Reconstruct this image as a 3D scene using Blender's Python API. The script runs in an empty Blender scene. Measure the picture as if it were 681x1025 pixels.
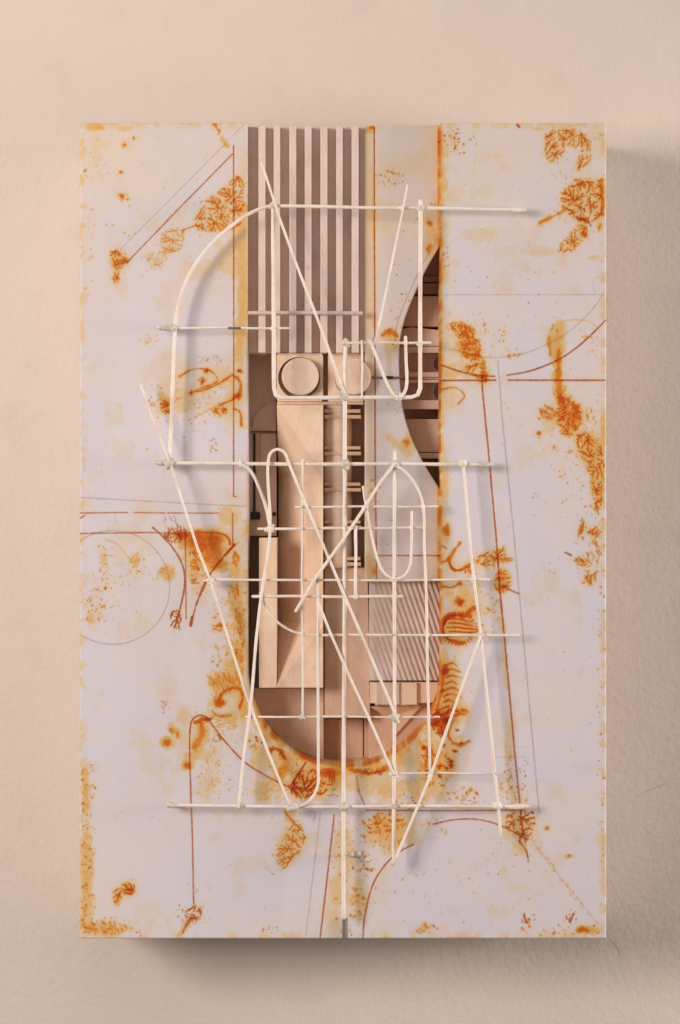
import bpy, bmesh, math, random
import numpy as np
from mathutils import Vector

random.seed(4)
rng = np.random.default_rng(11)
scene = bpy.context.scene
COL = scene.collection

# ------------------------------------------------------------------ measures (1 unit = 1 metre, reads in mm)
F = 150.0         # height of the painted face above the wall
D = 2400.0        # lens to painted face
CX, CZ = 340.5, 512.5
def hm(h):        # heights inside the opening: the recess is deep
    d = F - h
    return h if d <= 7 else F - (7 + (d - 7) * 1.72)

def P(x, y, h):
    """plan position (mm on the painted face) at height h above the wall -> world"""
    s = (D + (F - h)) / D
    return Vector(((x - CX) * s / 1000, -h / 1000, (CZ - y) * s / 1000))

def Pn(x, y, h):
    s = (D + (F - h)) / D
    return np.stack([(x - CX) * s / 1000, -h / 1000 + 0 * x, (CZ - y) * s / 1000], -1)

# ------------------------------------------------------------------ materials
def new_mat(name):
    m = bpy.data.materials.new(name); m.use_nodes = True
    nt = m.node_tree
    return m, nt, nt.nodes['Principled BSDF'], nt.nodes.new, nt.links.new

def mix(nt, a, b, fac, mode='MIX'):
    n = nt.nodes.new('ShaderNodeMix'); n.data_type = 'RGBA'; n.blend_type = mode
    L = nt.links.new
    for sock, v in ((n.inputs[0], fac), (n.inputs[6], a), (n.inputs[7], b)):
        if isinstance(v, (int, float)): sock.default_value = v
        elif isinstance(v, tuple): sock.default_value = (*v, 1)
        else: L(v, sock)
    return n.outputs[2]

def noise(nt, scale, detail=4, rough=.55, vec=None, dist=0):
    n = nt.nodes.new('ShaderNodeTexNoise')
    n.inputs['Scale'].default_value = scale; n.inputs['Detail'].default_value = detail
    n.inputs['Roughness'].default_value = rough; n.inputs['Distortion'].default_value = dist
    if vec: nt.links.new(vec, n.inputs['Vector'])
    return n.outputs['Fac']

def ramp(nt, src, a, b, lo=0., hi=1.):
    n = nt.nodes.new('ShaderNodeMapRange'); n.clamp = True
    nt.links.new(src, n.inputs[0])
    n.inputs[1].default_value = a; n.inputs[2].default_value = b
    n.inputs[3].default_value = lo; n.inputs[4].default_value = hi
    return n.outputs[0]

def coords(nt, scale=(1, 1, 1), rot=(0, 0, 0)):
    t = nt.nodes.new('ShaderNodeTexCoord'); m = nt.nodes.new('ShaderNodeMapping')
    m.inputs['Scale'].default_value = scale; m.inputs['Rotation'].default_value = rot
    nt.links.new(t.outputs['Object'], m.inputs['Vector'])
    return m.outputs['Vector']

def bump(nt, bsdf, src, strength, dist):
    b = nt.nodes.new('ShaderNodeBump'); b.inputs['Strength'].default_value = strength
    b.inputs['Distance'].default_value = dist
    nt.links.new(src, b.inputs['Height']); nt.links.new(b.outputs[0], bsdf.inputs['Normal'])

def wood(name, light, dark, grain=(9, 9, 1.0), warm=(.62, .36, .2), amount=.5):
    m, nt, bs, N, L = new_mat(name)
    v = coords(nt, grain)
    g = noise(nt, 90, 5, .6, v, .4)
    big = noise(nt, 22, 3, .5, coords(nt))
    spot = noise(nt, 60, 2, .5, coords(nt)); tone = noise(nt, 30, 4, .65, coords(nt, (1, 1, .6)))
    c = mix(nt, light, dark, ramp(nt, g, .42, .75))
    c = mix(nt, c, tuple(k * .80 for k in dark), ramp(nt, tone, .52, .74, 0, .7))
    c = mix(nt, c, warm, ramp(nt, big, .50, .72, 0, amount))
    c = mix(nt, c, (.45, .24, .12), ramp(nt, spot, .70, .80, 0, .35))
    L(c, bs.inputs['Base Color'])
    bs.inputs['Roughness'].default_value = .62
    bump(nt, bs, g, .12, .0006)
    return m

WOOD = wood('pale_basswood', (.85, .66, .52), (.77, .56, .43), amount=.4)
WOOD_W = wood('warm_basswood', (.89, .68, .51), (.79, .56, .39), warm=(.80, .48, .26), amount=.45)
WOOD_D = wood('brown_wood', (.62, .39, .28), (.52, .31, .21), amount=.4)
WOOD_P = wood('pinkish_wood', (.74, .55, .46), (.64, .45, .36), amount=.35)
WOOD_M = wood('shade_toned_wood', (.75, .52, .38), (.62, .41, .28), amount=.55)  # darker copy of the basswood: recess shade put into the colour
WOOD_S = wood('pale_slat_wood', (.80, .64, .56), (.72, .56, .48), amount=.2)

def painted():
    m, nt, bs, N, L = new_mat('stained_white_paint')
    at = N('ShaderNodeAttribute'); at.attribute_name = 'pigment'
    big = noise(nt, 9, 4, .6, coords(nt))
    mid = noise(nt, 45, 5, .65, coords(nt))
    fine = noise(nt, 420, 3, .6, coords(nt))
    c = mix(nt, (.735, .665, .685), (.70, .665, .745), ramp(nt, big, .42, .62))
    c = mix(nt, c, (.80, .69, .58), ramp(nt, mid, .50, .78, 0, .6))
    brush = noise(nt, 60, 4, .6, coords(nt, (5, 5, .35)))
    c = mix(nt, c, (.62, .565, .58), ramp(nt, brush, .55, .8, 0, .16))
    warmb = noise(nt, 5.5, 3, .55, coords(nt, (1, 1, 1.4), (.3, 0, 0)))
    c = mix(nt, c, (.79, .67, .57), ramp(nt, warmb, .48, .70, 0, .55))
    c = mix(nt, c, (.66, .59, .59), ramp(nt, fine, .55, .8, 0, .25))
    c = mix(nt, c, at.outputs['Color'], 1.0, 'MULTIPLY')     # stain, ink and painted edge shade as a transparent glaze
    L(c, bs.inputs['Base Color'])
    bs.inputs['Roughness'].default_value = .48
    bs.inputs['Specular IOR Level'].default_value = .35
    bump(nt, bs, brush, .22, .0006)
    return m
PAINT = painted()

def wire_mat():
    m, nt, bs, N, L = new_mat('cream_painted_wire')
    n = noise(nt, 110, 3, .6, coords(nt)); n2 = noise(nt, 25, 2, .5, coords(nt))
    c = mix(nt, (.93, .83, .73), (.87, .75, .64), ramp(nt, n, .45, .7))
    c = mix(nt, c, (.70, .50, .33), ramp(nt, n2, .56, .72, 0, .6))
    L(c, bs.inputs['Base Color']); bs.inputs['Roughness'].default_value = .5
    bump(nt, bs, n, .2, .0006)
    return m
WIRE = wire_mat()

def joint_mat():
    m, nt, bs, N, L = new_mat('grey_cream_filler')
    n = noise(nt, 260, 3, .6, coords(nt))
    L(mix(nt, (.74, .66, .55), (.45, .39, .32), ramp(nt, n, .45, .72)), bs.inputs['Base Color'])
    bs.inputs['Roughness'].default_value = .55; bump(nt, bs, n, .4, .001)
    return m
JOINT = joint_mat()

def plain(name, col, rough=.6):
    m, nt, bs, N, L = new_mat(name)
    n = noise(nt, 200, 3, .6, coords(nt))
    L(mix(nt, col, tuple(c * .7 for c in col), ramp(nt, n, .45, .75)), bs.inputs['Base Color'])
    bs.inputs['Roughness'].default_value = rough
    return m
DARK = plain('near_black_paint', (.02, .014, .012))
STEEL = plain('dull_steel', (.18, .15, .13), .4)
GREYROD = plain('grey_pink_rod', (.66, .54, .49), .45)

def wall_mat():
    m, nt, bs, N, L = new_mat('cream_wall_paint')
    big = noise(nt, 2.2, 4, .5, coords(nt)); mid = noise(nt, 16, 4, .6, coords(nt))
    orange = noise(nt, 150, 4, .6, coords(nt)); spk = noise(nt, 42, 1, .4, coords(nt, (1, 1, 1.3)))
    c = mix(nt, (.75, .645, .55), (.72, .62, .53), ramp(nt, big, .4, .6))
    c = mix(nt, c, (.63, .53, .45), ramp(nt, mid, .55, .75, 0, .35))
    c = mix(nt, c, (.42, .32, .25), ramp(nt, spk, .80, .835, 0, .55))
    L(c, bs.inputs['Base Color']); bs.inputs['Roughness'].default_value = .65
    ad = N('ShaderNodeMath'); ad.operation = 'MULTIPLY_ADD'
    L(mid, ad.inputs[0]); ad.inputs[1].default_value = 1.6; L(orange, ad.inputs[2])
    bump(nt, bs, ad.outputs[0], .32, .0024)
    return m
WALLM = wall_mat()

# ------------------------------------------------------------------ object helpers
def link(name, mesh, mat, parent=None, smooth=False, label=None):
    if mat is not None and not mesh.materials: mesh.materials.append(mat)
    o = bpy.data.objects.new(name, mesh); COL.objects.link(o)
    if parent is not None: o.parent = parent
    if smooth: mesh.polygons.foreach_set('use_smooth', [True] * len(mesh.polygons))
    if label: o['label'] = label
    return o

def from_bm(name, bm, mat, parent=None, smooth=False, label=None):
    me = bpy.data.meshes.new(name)
    bmesh.ops.recalc_face_normals(bm, faces=bm.faces)
    bm.to_mesh(me); bm.free()
    return link(name, me, mat, parent, smooth, label)

def box_bm(bm, x0, y0, x1, y1, h0, h1, bev=.5, c=None):
    h0, h1 = hm(h0), hm(h1)
    v = []
    s1 = (D + (F - h1)) / D       # the box keeps its front size back to its base
    for h in (h0, h1):
        for x, y in ((x0, y0), (x1, y0), (x1, y1), (x0, y1)):
            v.append(bm.verts.new(((x - CX) * s1 / 1000, -h / 1000, (CZ - y) * s1 / 1000)))
    fs = [(0, 1, 2, 3), (7, 6, 5, 4), (0, 4, 5, 1), (1, 5, 6, 2), (2, 6, 7, 3), (3, 7, 4, 0)]
    ff = [bm.faces.new([v[i] for i in f]) for f in fs]
    if bev:
        es = [e for f in ff[1:2] for e in f.edges]
        bmesh.ops.bevel(bm, geom=es, offset=bev / 1000, segments=2, affect='EDGES', profile=.5)

def box(name, x0, y0, x1, y1, h0, h1, mat, parent, bev=.5, label=None):
    bm = bmesh.new(); box_bm(bm, x0, y0, x1, y1, h0, h1, bev)
    return from_bm(name, bm, mat, parent, label=label)

def poly_prism(name, pts, h0, h1, mat, parent, bev=.5, label=None, top_h=None):
    h0, h1 = hm(h0), hm(h1)
    if top_h: top_h = [hm(q) for q in top_h]
    bm = bmesh.new(); s1 = (D + (F - h1)) / D
    def W(x, y, h): return ((x - CX) * s1 / 1000, -h / 1000, (CZ - y) * s1 / 1000)
    a = [bm.verts.new(W(x, y, h0)) for x, y in pts]
    b = [bm.verts.new(W(x, y, h1 if top_h is None else top_h[i])) for i, (x, y) in enumerate(pts)]
    bm.faces.new(a); t = bm.faces.new(b[::-1]); n = len(pts)
    for i in range(n): bm.faces.new((a[i], b[i], b[(i + 1) % n], a[(i + 1) % n]))
    bmesh.ops.recalc_face_normals(bm, faces=bm.faces)
    if bev: bmesh.ops.bevel(bm, geom=list(t.edges), offset=bev / 1000, segments=2, affect='EDGES')
    return from_bm(name, bm, mat, parent, label=label)

def catmull(pts, n=10):
    p = [np.array(q, float) for q in pts]
    p = [2 * p[0] - p[1]] + p + [2 * p[-1] - p[-2]]
    out = []
    for i in range(1, len(p) - 2):
        p0, p1, p2, p3 = p[i - 1:i + 3]
        t0 = 0; t1 = t0 + max(np.linalg.norm(p1 - p0), 1e-6) ** .5
        t2 = t1 + max(np.linalg.norm(p2 - p1), 1e-6) ** .5; t3 = t2 + max(np.linalg.norm(p3 - p2), 1e-6) ** .5
        for t in np.linspace(t1, t2, n, endpoint=False):
            A1 = (t1 - t) / (t1 - t0) * p0 + (t - t0) / (t1 - t0) * p1
            A2 = (t2 - t) / (t2 - t1) * p1 + (t - t1) / (t2 - t1) * p2
            A3 = (t3 - t) / (t3 - t2) * p2 + (t - t2) / (t3 - t2) * p3
            B1 = (t2 - t) / (t2 - t0) * A1 + (t - t0) / (t2 - t0) * A2
            B2 = (t3 - t) / (t3 - t1) * A2 + (t - t1) / (t3 - t1) * A3
            out.append((t2 - t) / (t2 - t1) * B1 + (t - t1) / (t2 - t1) * B2)
    out.append(p[-2])
    return out

def tube(name, path, rad, mat, parent, sides=10, label=None):
    """path: world Vectors, rad: list or number in mm; rounded ends"""
    n = len(path)
    rad = [rad] * n if isinstance(rad, (int, float)) else rad
    path = list(path)
    d0 = (path[0] - path[1]).normalized(); d1 = (path[-1] - path[-2]).normalized()
    path = [path[0] + d0 * rad[0] * .0006] + path + [path[-1] + d1 * rad[-1] * .0006]
    rad = [rad[0] * .55] + list(rad) + [rad[-1] * .55]
    bm = bmesh.new(); rings = []; n = len(path); up = None
    for i in range(n):
        a = path[max(i - 1, 0)]; b = path[min(i + 1, n - 1)]
        t = (b - a).normalized()
        if up is None:
            up = t.orthogonal().normalized()
        up = (up - t * up.dot(t)).normalized(); sd = t.cross(up)
        rings.append([bm.verts.new(path[i] + (up * math.cos(k * 2 * math.pi / sides) + sd * math.sin(k * 2 * math.pi / sides)) * rad[i] / 1000) for k in range(sides)])
    for r0, r1 in zip(rings, rings[1:]):
        for k in range(sides): bm.faces.new((r0[k], r0[(k + 1) % sides], r1[(k + 1) % sides], r1[k]))
    bm.faces.new(rings[0][::-1]); bm.faces.new(rings[-1])
    return from_bm(name, bm, mat, parent, True, label)

# ------------------------------------------------------------------ pigment raster (the marks painted on the wood, laid on the mesh as an attribute)
S = 2
CW, CH = 690 * S, 1030 * S
pig = np.zeros((4, CH, CW), np.float32)      # wash, orange, red, grey
YY, XX = np.mgrid[0:CH, 0:CW].astype(np.float32)
XX /= S; YY /= S

def vnoise(cell, octv=4, seed=0):
    r = np.random.default_rng(seed); out = np.zeros((CH, CW), np.float32); amp = 1; tot = 0
    for o in range(octv):
        c = cell / 2 ** o * S
        gh, gw = int(CH / c) + 3, int(CW / c) + 3
        g = r.random((gh, gw)).astype(np.float32)
        yy = np.arange(CH) / c; xx = np.arange(CW) / c
        yi = yy.astype(int); xi = xx.astype(int)
        fy = (yy - yi)[:, None]; fx = (xx - xi)[None]
        fy = fy * fy * (3 - 2 * fy); fx = fx * fx * (3 - 2 * fx)
        a = g[yi][:, xi]; b = g[yi][:, xi + 1]; cc = g[yi + 1][:, xi]; d = g[yi + 1][:, xi + 1]
        out += amp * ((a * (1 - fx) + b * fx) * (1 - fy) + (cc * (1 - fx) + d * fx) * fy)
        tot += amp; amp *= .6
    return out / tot
NB = vnoise(24, 5, 1); NM = vnoise(9, 4, 2); NF = vnoise(3.2, 3, 3); NW = vnoise(1.6, 2, 4)

def put(ch, y0, y1, x0, x1, v):
    a = pig[ch, y0:y1, x0:x1]
    np.copyto(a, 1 - (1 - a) * (1 - np.clip(v, 0, 1)))

def win(x0, y0, x1, y1):
    return (max(0, int(y0 * S)), min(CH, int(y1 * S) + 1), max(0, int(x0 * S)), min(CW, int(x1 * S) + 1))

def seg(ch, a, b, w=1., v=.8, soft=.5, rough=0.):
    m = w + 1.5
    y0, y1, x0, x1 = win(min(a[0], b[0]) - m, min(a[1], b[1]) - m, max(a[0], b[0]) + m, max(a[1], b[1]) + m)
    if y1 <= y0 or x1 <= x0: return
    X = XX[y0:y1, x0:x1]; Y = YY[y0:y1, x0:x1]
    dx, dy = b[0] - a[0], b[1] - a[1]; L2 = dx * dx + dy * dy + 1e-9
    t = np.clip(((X - a[0]) * dx + (Y - a[1]) * dy) / L2, 0, 1)
    d = np.hypot(X - a[0] - t * dx, Y - a[1] - t * dy)
    if rough: d = d + (NF[y0:y1, x0:x1] - .5) * rough
    put(ch, y0, y1, x0, x1, v * np.clip((w / 2 + soft / 2 - d) / soft, 0, 1))

def stroke(ch, pts, w=1., v=.8, smooth=False, soft=.6, rough=0., gaps=0.):
    if smooth: pts = catmull(pts, 6)
    # merged so overlapping segment ends do not double
    xs = [p[0] for p in pts]; ys = [p[1] for p in pts]; m = w + 2
    y0, y1, x0, x1 = win(min(xs) - m, min(ys) - m, max(xs) + m, max(ys) + m)
    X = XX[y0:y1, x0:x1]; Y = YY[y0:y1, x0:x1]
    best = np.full(X.shape, 1e3, np.float32)
    for a, b in zip(pts, pts[1:]):
        sx0, sx1 = min(a[0], b[0]) - m, max(a[0], b[0]) + m; sy0, sy1 = min(a[1], b[1]) - m, max(a[1], b[1]) + m
        i0 = max(0, int(sy0 * S) - y0); i1 = max(0, int(sy1 * S) + 2 - y0); j0 = max(0, int(sx0 * S) - x0); j1 = max(0, int(sx1 * S) + 2 - x0)
        Xs = X[i0:i1, j0:j1]; Ys = Y[i0:i1, j0:j1]
        dx, dy = b[0] - a[0], b[1] - a[1]; L2 = dx * dx + dy * dy + 1e-9
        t = np.clip(((Xs - a[0]) * dx + (Ys - a[1]) * dy) / L2, 0, 1)
        best[i0:i1, j0:j1] = np.minimum(best[i0:i1, j0:j1], np.hypot(Xs - a[0] - t * dx, Ys - a[1] - t * dy))
    if rough: best = best + (NF[y0:y1, x0:x1] - .5) * rough * 1.3 + (NM[y0:y1, x0:x1] - .5) * w * 1.3
    elif ch >= 2: best = best + (NF[y0:y1, x0:x1] - .5) * .55
    k = v * np.clip((w / 2 + soft / 2 - best) / soft, 0, 1)
    k = k * (.72 + .56 * (NM[y0:y1, x0:x1])) * (1 - gaps * (NF[y0:y1, x0:x1] > .58))
    put(ch, y0, y1, x0, x1, k)

def blob(ch, x, y, rx, ry=None, v=.6, edge=.5, tex='m', k=1.0, ang=0):
    """noise-torn stain"""
    ry = ry or rx; R = max(rx, ry) * 1.5
    y0, y1, x0, x1 = win(x - R, y - R, x + R, y + R)
    if y1 <= y0 or x1 <= x0: return
    X = XX[y0:y1, x0:x1] - x; Y = YY[y0:y1, x0:x1] - y
    ca, sa = math.cos(ang), math.sin(ang)
    d = np.hypot((X * ca + Y * sa) / rx, (-X * sa + Y * ca) / ry)
    if max(rx, ry) < 8: tex = 'f'; k = 1.25
    n = {'m': NM, 'f': NF, 'b': NB, 'w': NW}[tex][y0:y1, x0:x1]
    d = d + (n - .5) * k * 1.6
    body = np.clip((1 - d) / edge, 0, 1)
    put(ch, y0, y1, x0, x1, v * body * (.55 + .9 * NF[y0:y1, x0:x1]))

def inpoly(pts, poly):
    x, y = pts[:, 0], pts[:, 1]; ins = np.zeros(len(pts), bool); n = len(poly)
    for i in range(n):
        x1, y1 = poly[i]; x2, y2 = poly[(i + 1) % n]
        c = ((y1 > y) != (y2 > y)) & (x < (x2 - x1) * (y - y1) / (y2 - y1 + 1e-9) + x1)
        ins ^= c
    return ins

def ell(x, y, rx, ry, ang=0, n=18):
    return [(x + rx * math.cos(t) * math.cos(ang) - ry * math.sin(t) * math.sin(ang),
             y + rx * math.cos(t) * math.sin(ang) + ry * math.sin(t) * math.cos(ang)) for t in np.linspace(0, 2 * math.pi, n, endpoint=False)]

def sample(poly, n):
    a = np.array(poly); lo, hi = a.min(0), a.max(0); out = np.zeros((0, 2))
    while len(out) < n:
        q = rng.random((n * 3, 2)) * (hi - lo) + lo; out = np.vstack([out, q[inpoly(q, poly)]])
    return out[:n]

def dendrite(roots, poly, dens=.16, w=.75, v=.75, ch=1, core=.35, step=.8, kill=1.3, halo=.3, brk=.12):
    dens = min(dens * 1.8, .8); w = w * .72; core *= .8; brk += .06
    """space-colonising branches filling a region"""
    a = np.array(poly); area = abs(sum(a[i - 1][0] * a[i][1] - a[i][0] * a[i - 1][1] for i in range(len(a)))) / 2
    at = sample(poly, max(20, int(area * dens)))
    roots = list(roots) + [at[i] for i in range(20, len(at), 110)]
    nodes = [np.array(r, float) for r in roots]; par = [-1] * len(nodes)
    N = np.array(nodes)
    for it in range(140):
        if len(at) == 0 or len(N) > 3200: break
        d = np.linalg.norm(at[:, None] - N[None], axis=2); j = d.argmin(1); dm = d.min(1)
        new = []; pr = []
        for k in np.unique(j[dm < 30]):
            sel = (j == k) & (dm < 30); v_ = (at[sel] - N[k]); v_ = (v_ / (np.linalg.norm(v_, axis=1)[:, None] + 1e-6)).mean(0)
            v_ = v_ + rng.normal(0, .32, 2); l = np.linalg.norm(v_)
            if l < 1e-3: continue
            q = N[k] + v_ / l * step
            if np.min(np.linalg.norm(N - q, axis=1)) < step * .45: continue
            new.append(q); pr.append(k)
        if not new: break
        par += pr; N = np.vstack([N, new])
        d = np.linalg.norm(at[:, None] - np.array(new)[None], axis=2).min(1)
        at = at[d > kill]
    cnt = np.ones(len(N))
    for i in range(len(N) - 1, -1, -1):
        if par[i] >= 0: cnt[par[i]] += cnt[i]
    big = math.log(len(N) + 2)
    if halo:
        a0, a1 = a.min(0), a.max(0)
        for p in N[::5]: blob(0, p[0], p[1], 3.0, v=halo * .26, edge=.9, tex='f')
    for p in N[::7]:
        q = p + rng.normal(0, 3.2, 2); rr = .35 + .5 * rng.random()
        seg(1 if rng.random() < .75 else 2, q, q + rng.normal(0, .5, 2), rr, v * .6, .6)
    for i in range(len(N)):
        if par[i] < 0 or rng.random() < brk: continue
        q = math.log(cnt[i] + 1) / big
        seg(ch, N[par[i]], N[i], w * (.6 + 1.6 * q), v * (.42 + .58 * min(1, q * 1.5)) * (.8 + .2 * rng.random()), .7)
        if q < .3: seg(0, N[par[i]], N[i], w * 1.3, v * .6, 1)
        if rng.random() < core * (q + .25): seg(2, N[par[i]], N[i], w * .7, .55 * (.3 + q), .6)

def specks(poly, n, r=(.4, 1.1), chs=(1, 1, 2, 3), v=.75):
    for p in sample(poly, n):
        rr = (r[0] + (r[1] - r[0]) * random.random() ** 2.6) * .82
        c = random.choice(chs); an = random.random() * 3.14
        dx, dy = math.cos(an) * rr * random.random(), math.sin(an) * rr * random.random()
        seg(c, p - (dx, dy), p + (dx, dy), rr * 1.5, v * (.45 + .55 * random.random()), .8)
        if random.random() < .35: blob(0, p[0], p[1], rr * 3, v=.3, edge=.9, tex='f')

def ticks(x, y, rx, ry, n, ang=None, ln=3., w=.8, v=.7, ch=1, radial=False, spread=.4):
    """short strokes, radial or combed one way"""
    if ch >= 2: ln *= .6; w *= .95; v *= .7
    for _ in range(n):
        t = random.random() * 6.283; q = random.random() ** .5
        px, py = x + rx * q * math.cos(t), y + ry * q * math.sin(t)
        a = math.atan2(py - y, px - x) if radial else ang
        a += random.gauss(0, spread); l = ln * (.5 + random.random()) / 2
        seg(ch, (px - l * math.cos(a), py - l * math.sin(a)), (px + l * math.cos(a), py + l * math.sin(a)), w, v * (.5 + .5 * random.random()), .6)

def R(x0, y0, x1, y1): return [(x0, y0), (x1, y0), (x1, y1), (x0, y1)]

# broad, faint discolouring
put(0, 0, CH, 0, CW, np.clip((NB - .60) * 1.1, 0, .12))
# stain creeping in from the outer edges and along the cut opening
edge = np.minimum(np.minimum(XX - 80, 607 - XX), np.minimum(YY - 122, 940 - YY))
put(0, 0, CH, 0, CW, np.clip(1 - edge / 9, 0, 1) * np.clip((NM - .47) * 2.4, 0, .4))
dyc = np.clip(YY - 671.5, 0, None)
du = np.where(YY < 671.5, np.abs(XX - 344.5) - 96.5, np.hypot(XX - 344.5, dyc) - 96.5)
lowr = np.clip((YY - 120) / 500, .25, 1)
uc = np.clip(1 - du / 13, 0, 1) * np.clip((NM - .33) * 2.2, 0, .8) * np.where(XX < 344, np.where(YY < 340, np.where(YY > 195, .9, .35), np.where(YY > 430, np.where(YY < 520, .12, .75), .5)), .55) * (du > -1)
put(0, 0, CH, 0, CW, uc)
bowl = (np.clip(1 - np.abs(du - 6) / 20, 0, 1) * (YY > 690)) * np.clip((NM - .30) * 2.4, 0, .85)
put(0, 0, CH, 0, CW, bowl)
put(1, 0, CH, 0, CW, np.clip(1 - du / 3.0, 0, 1) * (du > -3) * (du < 4) * (YY > 715) * np.clip((NM - .4) * 2.4, 0, .6))
put(1, 0, CH, 0, CW, np.clip(1 - du / 2.4, 0, 1) * (du > -3) * (XX > 430) * np.clip((NM - .30) * 1.6, 0, .5))
put(0, 0, CH, 0, CW, np.clip(1 - du / 4, 0, 1) * (du > -3) * (XX > 430) * .6)
for x, y, rx, ry, v in ((225, 545, 22, 24, .4), (236, 600, 10, 30, .45), (232, 670, 14, 26, .45), (236, 715, 16, 16, .4), (262, 760, 16, 20, .5), (290, 785, 30, 16, .6), (335, 785, 30, 14, .45), (380, 790, 30, 18, .4), (395, 830, 34, 22, .35), (345, 870, 18, 50, .35), (430, 770, 26, 34, .5), (452, 700, 18, 40, .4), (470, 600, 26, 34, .25), (190, 740, 24, 26, .3), (190, 395, 34, 26, .22), (460, 350, 24, 32, .25), (232, 400, 12, 40, .35)):
    blob(0, x, y, rx, ry, v, .9, 'm', .9)
# scattered fine specks everywhere
specks(R(82, 125, 247, 938), 170, (.3, .8), (1, 3, 3, 2), .5)
specks(R(443, 125, 605, 938), 200, (.3, .85), (1, 3, 3, 2), .5)
specks(R(250, 800, 440, 938), 60, (.3, .8), (1, 3, 2), .5)

for cx, cy, sx, sy, n in ((207, 560, 22, 30, 90), (234, 630, 9, 50, 110), (215, 730, 24, 22, 90), (285, 790, 34, 18, 120), (385, 800, 40, 26, 120), (440, 740, 22, 50, 150), (470, 600, 24, 36, 90), (580, 430, 22, 40, 90), (470, 350, 18, 28, 70), (195, 400, 30, 22, 70), (575, 190, 26, 50, 70), (215, 215, 26, 22, 60), (345, 870, 18, 50, 70), (110, 590, 26, 30, 60), (520, 820, 18, 24, 60)):
    for q in np.stack([rng.normal(cx, sx * .6, n), rng.normal(cy, sy * .6, n)], 1):
        if (q[0] - 344.5) ** 2 < 9200 and q[1] < 700: continue
        rr = .3 + .5 * rng.random() ** 2; seg(1 if rng.random() < .7 else 2, q, q + rng.normal(0, .6, 2), rr, .35 + .4 * rng.random(), .7)
# --- left panel, top
blob(0, 97, 127, 14, 5, .75); blob(0, 125, 129, 14, 4, .4)
for x, y, r in ((125, 145, 3.2), (134, 138, 2.4), (121, 172, 3), (122, 196, 5), (85, 171, 3), (128, 199, 3)): blob(0, x, y, r, v=.9); blob(1, x, y, r * .5, v=.7)
specks(R(82, 130, 93, 300), 40, (.4, 1.1), (1, 1, 1), .5)
specks(R(93, 150, 145, 260), 24, (.4, 1.1), (1, 1, 2), .5)
stroke(3, [(246, 123), (184, 186), (121, 249)], .8, .55)
stroke(2, [(234, 153), (181, 207), (127, 263)], 1.0, .75); stroke(3, [(234, 153), (127, 263)], .8, .25)
stroke(2, [(234, 146), (234.2, 300), (234, 497), (237, 497)], 1.1, .85)
stroke(0, [(213, 122), (220, 134), (227, 146)], 5, .7, rough=4); stroke(1, [(213, 121), (219, 131)], 3, .4, rough=3)
stroke(3, [(225, 144), (229, 147)], 1, .6)
dendrite([(128, 262)], [(109, 252), (118, 250), (128, 258), (122, 268), (119, 284), (112, 285), (114, 270)], .5, 1.2, .9, core=.7, halo=.6)
blob(0, 117, 262, 9, 12, .6); blob(1, 122, 263, 5, 4, .6)
dendrite([(197, 226), (234, 200)], [(193, 222), (203, 205), (216, 192), (238, 174), (246, 185), (246, 222), (236, 230), (214, 234), (200, 232)], .22, 1.1, .85, core=.5, halo=.4)
stroke(1, [(181, 231), (190, 228), (197, 225)], 1, .7)
dendrite([(185, 229)], ell(172, 241, 13, 13), .28, .7, .6, core=.12, halo=.45)
dendrite([(166, 250)], ell(157, 260, 11, 11), .26, .6, .42, core=.05, halo=.25)
blob(0, 242, 300, 7, 60, .7, .6); blob(0, 241, 240, 8, 30, .5); blob(0, 228, 262, 20, 24, .3); blob(0, 200, 270, 24, 12, .2)
# --- left panel, middle cluster
blob(0, 178, 402, 22, 14, .35); blob(0, 222, 378, 22, 16, .3); blob(0, 165, 372, 24, 22, .18); blob(0, 240, 345, 6, 26, .7)
stroke(1, [(180, 377), (190, 371), (201, 369), (212, 372), (218, 381), (203, 388), (191, 393)], 1.5, .75, True, rough=1.6)
stroke(1, [(191, 393), (205, 390), (219, 384), (233, 375)], 1.8, .75, True, rough=1.5)
stroke(1, [(233, 376), (239, 380), (241, 390), (236, 398), (228, 402), (220, 406)], 2.2, .75, True, rough=1.8)
stroke(1, [(234, 409), (240, 412), (242, 426)], 2, .75, True, rough=1.6); stroke(0, [(190, 420), (204, 413), (222, 404)], 3, .5, True, rough=2)
for x, y, r in ((203, 382, 4), (192, 393, 2.6), (207, 371, 3), (240, 371, 3.2), (238, 396, 4)): blob(1, x, y, r, v=.8); blob(2, x, y, r * .5, v=.5)
dendrite([(225, 410)], ell(220, 411, 9, 5), .45, 1.2, .85, core=.5, halo=.6)
dendrite([(169, 413)], ell(166, 407, 6, 8), .5, 1.3, .85, core=.5, halo=.6); blob(0, 166, 404, 9, 12, .6)
ticks(214, 360, 16, 6, 26, -.5, 4, .7, .6, 2); ticks(203, 403, 9, 6, 20, 1, 3, .7, .55, 3); ticks(214, 446, 4, 9, 12, .6, 3, 1.1, .75, 2)
specks(R(150, 385, 222, 440), 36, (.5, 1.3), (1, 2, 3), .65); ticks(152, 402, 4, 5, 8, 1.2, 2.4, 1.1, .7, 2)
ticks(150, 340, 10, 6, 10, -.4, 4, .7, .35)
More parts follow.
